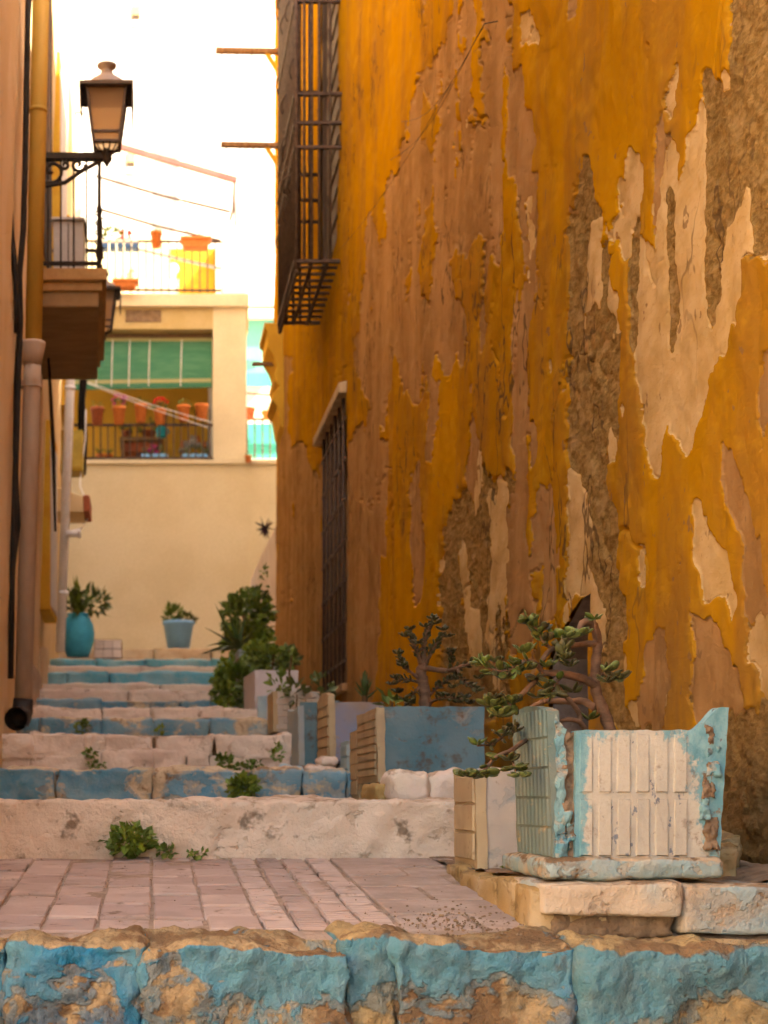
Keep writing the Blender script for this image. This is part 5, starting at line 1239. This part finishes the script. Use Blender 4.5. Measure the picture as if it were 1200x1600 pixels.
box_planter('bluish planter overgrown by creepers and agave', 10.6, 11.5, 374, 430, 1018, 1092, M['paleblue_pl'], M['greyblue_pl'], side_top=.03, seed=92)
def lean_slab(label, x0, x1, y0, y1, d, mat, seed):
    t = thing('loose_slab', label, 'slab', tuple(P((x0+x1)/2, y1, d)), 'loose painted slabs')
    a, b = P(x0, y1, d), P(x1, y0, d); panel(t, 'slab', mat, (a.x, d), (b.x, d), a.z, b.z, .03, 8, 12, -.01, .003, 14, seed); return t
lean_slab('sky blue slab leaning on the lavender white planter', 403, 417, 1087, 1130, 8.9, M['paleblue_pl'], 1)
lean_slab('flat blue grey kerb piece below the lavender white planter', 362, 405, 1123, 1130, 8.9, M['greyblue_pl'], 2)
# white stones and rubble propping the planters
rs = structure(empty('rubble_kerb', tuple(P(650, 1250, 4.5))))
def rstone(x0, x1, y0, y1, d, mk, seed, dep=.25, r=.03):
    a, b = P(x0, y1, d), P(x1, y0, d); block(rs, M[mk], a.x, b.x, d, d+dep, a.z, b.z, r, 16, 8, 10, amp=.012, sc=10, seed=seed)
rstone(612, 672, 1204, 1256, 4.42, 'white_stone', 131); rstone(672, 735, 1206, 1256, 4.44, 'white_stone', 132); rstone(735, 850, 1204, 1256, 4.46, 'white_stone', 133)
rstone(583, 612, 1222, 1254, 4.50, 'ochre_stone', 134, .3, .02); rstone(478, 530, 1192, 1212, 6.0, 'pink_stone', 135); rstone(440, 478, 1196, 1210, 6.1, 'paleblue_pl', 136, .2, .02); rstone(500, 530, 1180, 1196, 6.05, 'pink_stone', 137)
rstone(838, 905, 1357, 1372, 3.3, 'tread', 138, .2, .012)

# ================================================================= JADE PLANTS
def ell_leaf(name, L, W, Th, mat):
    m = MB(); n = 7; rows = [(0, .12), (.12, .5), (.35, .86), (.6, 1.0), (.8, .86), (.93, .5), (1.0, .04)]
    vs = []; fs = []
    for t, r in rows:
        for k in range(n):
            th = 2*math.pi*k/n; vs.append((W/2*r*math.cos(th), Th/2*(r*.8+.1)*math.sin(th) + .12*L*t*t, L*t))
    for i in range(len(rows)-1):
        for k in range(n): k2 = (k+1) % n; fs.append((i*n+k, i*n+k2, (i+1)*n+k2, (i+1)*n+k))
    fs.append(tuple(range(n-1, -1, -1))); b0 = (len(rows)-1)*n; fs.append(tuple(range(b0, b0+n)))
    me = bpy.data.meshes.new(name); me.from_pydata(vs, [], fs); me.polygons.foreach_set('use_smooth', [True]*len(fs)); me.materials.append(mat); return me
M['leaf_jade_green'] = simple('jade_leaf_fresh', (.10, .135, .018), (.065, .09, .014), 25, .4, .1, .001, 60, spec=.5)
LEAF = [ell_leaf('jade_leaf_mesh', .029, .0165, .0055, M['leaf_jade']), ell_leaf('jade_leaf_dark_mesh', .028, .0155, .0055, M['leaf_jade_dark']), ell_leaf('jade_leaf_pale_mesh', .026, .019, .007, M['leaf_jade_pale']), ell_leaf('jade_leaf_green_mesh', .026, .016, .0055, M['leaf_jade_green'])]
def smooth_path(pts, n=4):
    pts = [Vector(p) for p in pts]; out = []
    for i in range(len(pts)-1):
        p0 = pts[max(i-1, 0)]; p1, p2 = pts[i], pts[i+1]; p3 = pts[min(i+2, len(pts)-1)]
        for k in range(n):
            t = k/n; out.append(.5*((2*p1) + (p2-p0)*t + (2*p0-5*p1+4*p2-p3)*t*t + (3*p1-p0-3*p2+p3)*t**3))
    out.append(pts[-1]); return out
class Jade:
    def __init__(s, label, base, seed, lscale=1.0, single=True):
        s.t = thing('jade_plant', label, 'plant', tuple(base)); s.rng = random.Random(seed); s.n = 0; s.ls = lscale; s.single = single; s.m = MB()
    def branch(s, pts, r0, r1, name='branch'):
        pp_ = smooth_path([P(*p) for p in pts]); n = len(pp_)
        rr = [(r0+(r1-r0)*i/(n-1))*(1+.10*math.sin(i*2.6)) for i in range(n)]
        MB().tube(pp_, rr, 9).build(name, M['jade_bark'], s.t, True); return pp_
    def leaf(s, p, d, k, sc):
        s.n += 1; rng = s.rng; d = Vector(d).normalized()
        q = d.to_track_quat('Z', 'Y') @ Quaternion((0, 0, 1), rng.uniform(-.9, .9))
        sc *= s.ls
        if s.single and s.n <= 300:
            o = bpy.data.objects.new('leaf', LEAF[k]); COL.objects.link(o); o.parent = s.t
            o.location = Vector(p) - ORG[s.t]; o.rotation_mode = 'QUATERNION'; o.rotation_quaternion = q; o.scale = (sc*rng.uniform(.85, 1.15), sc, sc*rng.uniform(.85, 1.15))
        else:
            me = LEAF[k]; s.m.add([Vector(p) + q @ (v.co*sc) for v in me.vertices], [tuple(f.vertices) for f in me.polygons])
    def spray(s, path, n, k=0, sc=1.0, spread=.9, start=.25):
        """opposite leaf pairs along the path, turned a quarter each, and a rosette at its tip"""
        rng = s.rng; N = len(path)-1
        for i in range(n):
            f = start + (1-start)*i/max(1, n-1); x = f*N; j = min(int(x), N-1); p = path[j].lerp(path[j+1], x-j); t = (path[j+1]-path[j]).normalized()
            a = t.orthogonal().normalized(); a = Quaternion(t, i*1.57+rng.uniform(-.4, .4)) @ a
            for sg in (-1, 1):
                dd = a*sg*spread + t*(.45+.7*f) + Vector((rng.gauss(0, .2), rng.gauss(-.1, .2), rng.gauss(.12, .2)))
                kk = k if rng.random() < .7 else rng.choice((0, 1, 3)) if k != 2 else 2
                s.leaf(p, dd, kk, sc*rng.uniform(.75, 1.15))
    def rosette(s, c, n, k=0, sc=1.0, up=(0, -.3, .5)):
        for i in range(n):
            a = i*2.4; v = Vector((math.cos(a), math.sin(a)*.9, .2+.1*i/n)) + Vector(up)*s.rng.random(); s.leaf(Vector(c), v, k, sc*s.rng.uniform(.8, 1.15))
    def done(s):
        if s.m.f: stuff(s.m.build('foliage', M['leaf_jade_dark'], s.t, True))
j1 = Jade('large jade plant with bent bare stems sprawling from the chipped turquoise planter', P(952, 1145, 3.02), 7, 1.0)
B = j1.branch
B([(956, 1150, 3.02), (945, 1115, 3.02), (931, 1078, 3.02), (931, 1040, 3.02), (934, 1003, 3.01), (928, 978, 3.0), (918, 971, 2.99), (908, 976, 2.98), (905, 992, 2.97)], .0125, .0055, 'trunk')
B([(931, 1072, 3.02), (915, 1062, 3.0), (890, 1055, 2.98), (868, 1052, 2.97), (847, 1052, 2.96)], .009, .0062)
pa = B([(847, 1052, 2.96), (842, 1042, 2.95), (832, 1034, 2.94), (820, 1033, 2.93), (806, 1040, 2.92), (790, 1048, 2.91), (770, 1046, 2.9), (752, 1036, 2.9)], .0055, .0025)
pb = B([(847, 1052, 2.96), (828, 1072, 2.95), (806, 1094, 2.93), (793, 1104, 2.92), (780, 1106, 2.91)], .006, .003)
B([(932, 1006, 3.01), (915, 1006, 3.0), (893, 1009, 2.99), (866, 1012, 2.98), (852, 1024, 2.97), (846, 1036, 2.96)], .0065, .0045)
pc = B([(862, 1014, 2.98), (850, 1004, 2.97), (842, 990, 2.96), (834, 978, 2.95), (826, 970, 2.94)], .004, .002)
B([(929, 1106, 3.02), (912, 1096, 3.05), (890, 1096, 3.08), (862, 1096, 3.1), (848, 1096, 3.1)], .008, .005)
B([(905, 1130, 3.0), (906, 1118, 3.0), (898, 1104, 2.99), (884, 1088, 2.98), (872, 1074, 2.97), (862, 1062, 2.97)], .0055, .004)
B([(914, 1140, 3.0), (905, 1128, 2.99), (888, 1124, 2.98), (872, 1128, 2.97)], .0055, .004)
B([(848, 1096, 3.14), (832, 1104, 3.16), (818, 1118, 3.16), (812, 1135, 3.15), (806, 1138, 3.1)], .005, .004)
pd_ = B([(840, 1152, 3.2), (820, 1158, 3.0), (800, 1172, 2.93), (780, 1180, 2.9), (766, 1192, 2.88), (757, 1204, 2.87)], .0055, .003)
pe = B([(822, 1150, 3.16), (815, 1138, 3.1), (803, 1138, 3.05), (795, 1142, 3.02), (780, 1155, 2.98), (768, 1164, 2.95)], .0045, .0025)
pf = B([(868, 1030, 2.97), (876, 1030, 2.95), (879, 1022, 2.94), (882, 1014, 2.94)], .003, .002)
pg = B([(936, 1062, 3.02), (944, 1052, 3.0), (952, 1056, 2.98), (966, 1060, 2.97)], .0035, .002)
ph = B([(875, 1060, 2.97), (868, 1068, 2.95), (862, 1082, 2.94)], .003, .002)
pi_ = B([(934, 1003, 3.0), (931, 985, 2.99), (929, 968, 2.98)], .003, .002)
pj = B([(893, 1009, 2.99), (886, 1000, 2.97), (882, 990, 2.96)], .003, .002)
j1.spray(pa, 15, 0, 1.0, .9, .35); j1.rosette(pa[-1], 7, 3, .8); j1.spray(pb, 7, 0, 1.0, .9, .55); j1.rosette(P(766, 1103, 2.9), 8, 0, .9); j1.rosette(P(779, 1118, 2.9), 7, 0, 1.0)
j1.spray(pc, 9, 0, .95, .9, .2); j1.rosette(pc[-1], 6, 2, .7)
j1.spray(pd_, 4, 0, .9, .9, .6); j1.rosette(P(752, 1208, 2.87), 9, 0, 1.05, (0, -.3, -.6)); j1.rosette(P(727, 1212, 2.87), 8, 0, .95, (-.4, -.3, 0)); j1.rosette(P(740, 1210, 2.87), 7, 0, 1.0, (-.2, -.3, -.6))
j1.rosette(P(804, 1200, 2.86), 9, 0, 1.05, (0, -.4, -.4)); j1.rosette(P(812, 1212, 2.86), 7, 2, .9, (0, -.5, -.3)); j1.rosette(P(796, 1188, 2.88), 6, 1, .9)
MB().tube([P(800, 1172, 2.93), P(800, 1188, 2.89), P(806, 1204, 2.86)], .002, 6).build('branch', M['jade_bark'], j1.t, True); MB().tube([P(757, 1204, 2.87), P(742, 1207, 2.87), P(727, 1211, 2.87)], .002, 6).build('branch', M['jade_bark'], j1.t, True)
j1.spray(pe, 8, 1, .95, .9, .1); j1.rosette(P(746, 1164, 2.93), 6, 3, .85); MB().tube([P(768, 1164, 2.95), P(746, 1165, 2.93)], .002, 6).build('branch', M['jade_bark'], j1.t, True)
j1.spray(pf, 6, 1, .9, .9, 0); j1.rosette(P(881, 1030, 2.94), 8, 1, .8); j1.spray(pg, 5, 1, .95, .9, .2); j1.rosette(P(968, 1062, 2.97), 7, 1, 1.0); j1.rosette(P(948, 1066, 2.97), 6, 1, .9)
j1.rosette(P(948, 1048, 2.97), 4, 2, .9); j1.spray(ph, 4, 1, .9, .9, .2); j1.rosette(P(864, 1084, 2.94), 6, 1, 1.0, (0, -.2, -.8)); j1.rosette(pi_[-1], 7, 3, .8)
j1.rosette(P(888, 996, 2.96), 6, 2, 1.15, (0, -.8, .2)); j1.rosette(P(906, 992, 2.96), 5, 2, 1.15, (0, -.9, .1)); j1.rosette(P(872, 996, 2.96), 6, 3, .85); j1.rosette(P(820, 1020, 2.93), 8, 0, .95); j1.rosette(P(838, 1058, 2.94), 7, 1, .95, (0, -.3, -.7))
j1.rosette(P(855, 1042, 2.94), 6, 0, .8); j1.rosette(P(895, 1082, 2.98), 6, 1, .95); j1.rosette(P(840, 1090, 2.95), 6, 1, .85); j1.rosette(P(922, 1124, 3.0), 5, 0, .9)
for (x, y, d_, k) in ((805, 1052, 2.92, 0), (822, 1046, 2.92, 0), (790, 1060, 2.91, 1), (775, 1035, 2.9, 3), (800, 1098, 2.92, 0), (772, 1092, 2.9, 3), (788, 1120, 2.92, 1), (846, 985, 2.96, 0), (856, 1000, 2.97, 1), (890, 1042, 2.95, 1), (878, 1010, 2.95, 1), (850, 1076, 2.95, 1), (785, 1150, 2.97, 1), (800, 1145, 3.0, 1)):
    j1.rosette(P(x, y, d_), 6, k, .85)
j1.done()
j2 = Jade('smaller dark jade plant rising from the long dull blue planter', P(663, 1110, 5.12), 17, .88, False)
B = j2.branch
B([(664, 1115, 5.12), (664, 1090, 5.12), (660, 1060, 5.12), (657, 1046, 5.12), (666, 1043, 5.11)], .022, .014, 'trunk')
sp = [B([(660, 1048, 5.12), (662, 1020, 5.12), (664, 1000, 5.1), (676, 970, 5.08)], .012, .005), B([(658, 1040, 5.12), (650, 1015, 5.1), (640, 990, 5.1)], .008, .004), B([(664, 1040, 5.12), (676, 1015, 5.1), (690, 994, 5.1)], .008, .004),
      B([(666, 1044, 5.11), (700, 1048, 5.05), (730, 1038, 5.0), (748, 1034, 4.98)], .010, .004), B([(658, 1070, 5.12), (645, 1086, 5.1), (640, 1102, 5.08)], .006, .003), B([(656, 1066, 5.12), (636, 1062, 5.1), (618, 1062, 5.1)], .006, .003),
      B([(668, 1090, 5.12), (688, 1070, 5.08), (712, 1056, 5.05)], .006, .003), B([(668, 1100, 5.12), (690, 1090, 5.05), (724, 1092, 4.95)], .006, .003), B([(655, 1060, 5.12), (630, 1040, 5.1), (622, 1020, 5.1)], .006, .003), B([(715, 1046, 5.02), (722, 1062, 4.98), (740, 1074, 4.95)], .005, .003), B([(700, 1047, 5.05), (706, 1030, 5.03), (704, 1018, 5.0)], .005, .003)]
for q in sp: j2.spray(q, 12, 1, .95, .9, .3)
for (x, y) in ((676, 968), (664, 980), (690, 985), (640, 985), (632, 995), (700, 995), (617, 1060), (612, 1070), (640, 1098), (622, 1022), (628, 1040), (705, 1018), (712, 1062), (725, 1090), (735, 1100), (745, 1080), (708, 1075), (690, 1088), (748, 1060), (715, 1098), (745, 1036), (652, 1006), (680, 975), (620, 1082), (630, 1094)):
    j2.rosette(P(x, y, 5.02), 7, 1, 1.0)
j2.done()
# ---- aloe, small greens, agave, creepers
al = thing('aloe', 'small upright aloe in the stained lilac planter', 'plant', tuple(P(572, 1095, 6.4)))
rng = random.Random(3)
for k in range(17):
    a = k*2.4; h = k/17; v = Vector((math.cos(a)*(1.1-h), math.sin(a)*(1.1-h), .7+h*1.3)); p = P(570, 1092-26*h, 6.4)
    blade(MB(), p, v, .075-.02*h, .026, .25).build('leaf', M['aloe'], al)
MB().tube([P(570, 1098, 6.4), P(570, 1062, 6.4)], .012, 6).build('stem', M['stem'], al)
for (x, y, d, n, mk, lab, r) in ((435, 1070, 8.15, 26, 'leaf', 'young leafy sprout at the left of the small-brick planter', .05), (463, 1085, 7.95, 26, 'leaf_jade', 'drooping leafy sprig hanging over the small-brick planter', .06), (500, 1080, 7.4, 30, 'leaf_dark', 'dark sprig behind the ribbed cream end panel', .07), (612, 1098, 5.4, 12, 'leaf', 'tiny green tuft at the edge of the long blue planter', .02)):
    t = thing('sprig', lab, 'plant', tuple(P(x, y+20, d))); stuff(leaves(P(x, y, d), (r, r*.7, r*1.0), n, .055, .032, int(x)).build('foliage', M[mk], t)); MB().tube([P(x, y+24, d), P(x+1, y, d)], .004, 5).build('stem', M['stem'], t)
MB().tube([P(454, 1080, 8.3), P(452, 1050, 8.3), P(456, 1025, 8.3)], .006, 5).build('dry_stem', M['stem']).update_tag()
tag(bpy.data.objects['dry_stem'], 'thin bare stem rising above the small-brick planter', 'stem')
ag = thing('agave', 'dark agave with long arching leaves at the overgrown planter', 'plant', tuple(P(372, 1015, 10.9)))
AG = [((-.95, -.3, .30), .30, -1.0), ((-.8, -.3, 1.0), .34, .5), ((-.45, -.2, 1.3), .30, .3), ((-.1, -.3, 1.4), .24, .2), ((.2, -.3, 1.2), .22, 0), ((-1.0, -.4, .55), .26, -.9), ((-.6, -.7, .2), .24, -.7), ((-.3, -.8, .5), .24, -.6), ((.3, -.7, .5), .22, -.6), ((.6, .1, .9), .22, -.4), ((-1, .2, .75), .28, -.2), ((-.7, -.6, .05), .2, -.5), ((-1.0, .0, .08), .28, -.45)]
for k, (v, L, cv) in enumerate(AG):
    blade(MB(), P(374, 1012, 10.9), v, L*1.05, .055, cv, n=8).build('leaf', M['leaf_dark'] if k % 2 else M['aloe'], ag)
bu = thing('shrub', 'rounded green shrub against the ochre wall corner behind the agave', 'shrub', tuple(P(388, 1010, 12)))
MB().tube([P(392, 1030, 12), P(386, 985, 12), P(380, 960, 12)], .015, 6).build('trunk', M['stem'], bu); MB().tube([P(390, 1010, 12), P(405, 970, 12), P(408, 945, 12)], .010, 6).build('trunk', M['stem'], bu)
stuff(leaves(P(386, 1000, 11.9), (.20, .16, .13), 320, .06, .045, 44, .2, .35).build('lower_foliage', M['leaf_bright'], bu)); stuff(leaves(P(386, 966, 12), (.20, .18, .22), 620, .06, .045, 41, .2, .35).build('foliage', M['leaf'], bu)); stuff(leaves(P(404, 948, 12.2), (.10, .12, .12), 220, .05, .036, 42, .2, .4).build('upper_foliage', M['leaf_dark'], bu)); stuff(leaves(P(413, 905, 12.3), (.03, .04, .13), 26, .045, .03, 49, .2, .4).build('climbing_shoot', M['leaf'], bu))
cr = thing('creeper', 'bright green creeper tumbling over the overgrown planter onto the steps', 'creeper', tuple(P(365, 1100, 10.3)))
for k, (x, y, d, rx, rz, n, mk) in enumerate(((372, 1060, 10.35, .13, .10, 300, 'leaf'), (352, 1085, 10.2, .08, .09, 200, 'leaf'), (360, 1045, 10.45, .10, .08, 160, 'leaf_bright'), (350, 1100, 10.1, .05, .03, 60, 'leaf_bright'), (385, 1085, 10.1, .06, .09, 120, 'leaf_dark'), (345, 1062, 10.3, .05, .06, 80, 'leaf_bright'))):
    stuff(leaves(P(x, y, d), (rx, .1, rz), n, .05, .036, 50+k, -.1, .2).build('foliage', M[mk], cr))
MB().tube([P(372, 1030, 10.7), P(366, 1060, 10.5), P(352, 1095, 10.2)], .008, 5).build('stem', M['stem'], cr)
gb = thing('shrub', 'low leafy green plant filling the lavender white planter', 'shrub', tuple(P(425, 1045, 9.6)))
for k, (x, y, d, rx, rz, n, mk) in enumerate(((425, 1030, 9.6, .15, .07, 320, 'leaf'), (405, 1020, 9.8, .09, .07, 150, 'leaf_bright'), (452, 1030, 9.7, .05, .06, 80, 'leaf_dark'), (400, 1035, 9.7, .07, .05, 120, 'leaf'))):
    stuff(leaves(P(x, y, d), (rx, .12, rz), n, .045, .032, 60+k, .3, .2).build('foliage', M[mk], gb))
MB().tube([P(425, 1050, 9.6), P(428, 1020, 9.6)], .008, 5).build('stem', M['stem'], gb)
# ---- weeds on the steps
for k, (x, y, d, rx, rz, n, L, mk, lab) in enumerate((
    (204, 1315, 4.05, .062, .040, 170, .026, 'leaf', 'leafy weed growing at the foot of the white riser on the landing'),
    (262, 1330, 4.05, .022, .016, 36, .020, 'leaf', 'small weed right of the big weed at the foot of the white riser'),
    (308, 1334, 4.05, .035, .007, 26, .016, 'leaf', 'creeping row of tiny weeds at the foot of the white riser'),
    (381, 1230, 5.5, .055, .040, 190, .026, 'leaf', 'round dark weed growing from the blue riser'),
    (350, 1189, 6.8, .035, .028, 60, .028, 'leaf', 'weed in the pinkish rubble riser, left of the planters'),
    (399, 1195, 6.8, .03, .016, 40, .024, 'leaf', 'little weed at the base of the pinkish riser near the planters'),
    (376, 1198, 6.8, .03, .012, 30, .024, 'leaf', 'low weed between two others at the base of the pinkish riser'),
    (143, 1178, 6.8, .03, .018, 40, .024, 'leaf', 'weed in a joint at the left of the pinkish riser'),
    (148, 1196, 6.8, .045, .010, 40, .022, 'leaf', 'low weed at the foot of the pinkish riser on the left'),
    (130, 1135, 8.3, .035, .030, 60, .028, 'leaf', 'weed on the second blue riser at the left'),
    (252, 1139, 8.3, .025, .014, 30, .024, 'leaf_bright', 'small bright weed in the middle of the second blue riser'),
    (432, 1178, 6.6, .02, .04, 30, .026, 'leaf', 'weed trailing down beside the grey planter side'),
    (800, 1358, 3.42, .018, .014, 36, .014, 'leaf_bright', 'tiny green weed at the foot of the large planter'))):
    t = thing('weed', lab, 'weed', tuple(P(x, y, d)), 'weeds on the steps')
    stuff(leaves(P(x, y, d), (rx, .025, rz), n, L, L*.75, 300+k, .3, .1).build('foliage', M[mk], t))
    if n > 100: stuff(leaves(P(x+4, y-4, d-.02), (rx*.8, .02, rz*.7), n//3, L*.9, L*.7, 330+k, .3, .2).build('young_leaves', M['leaf_bright'], t))
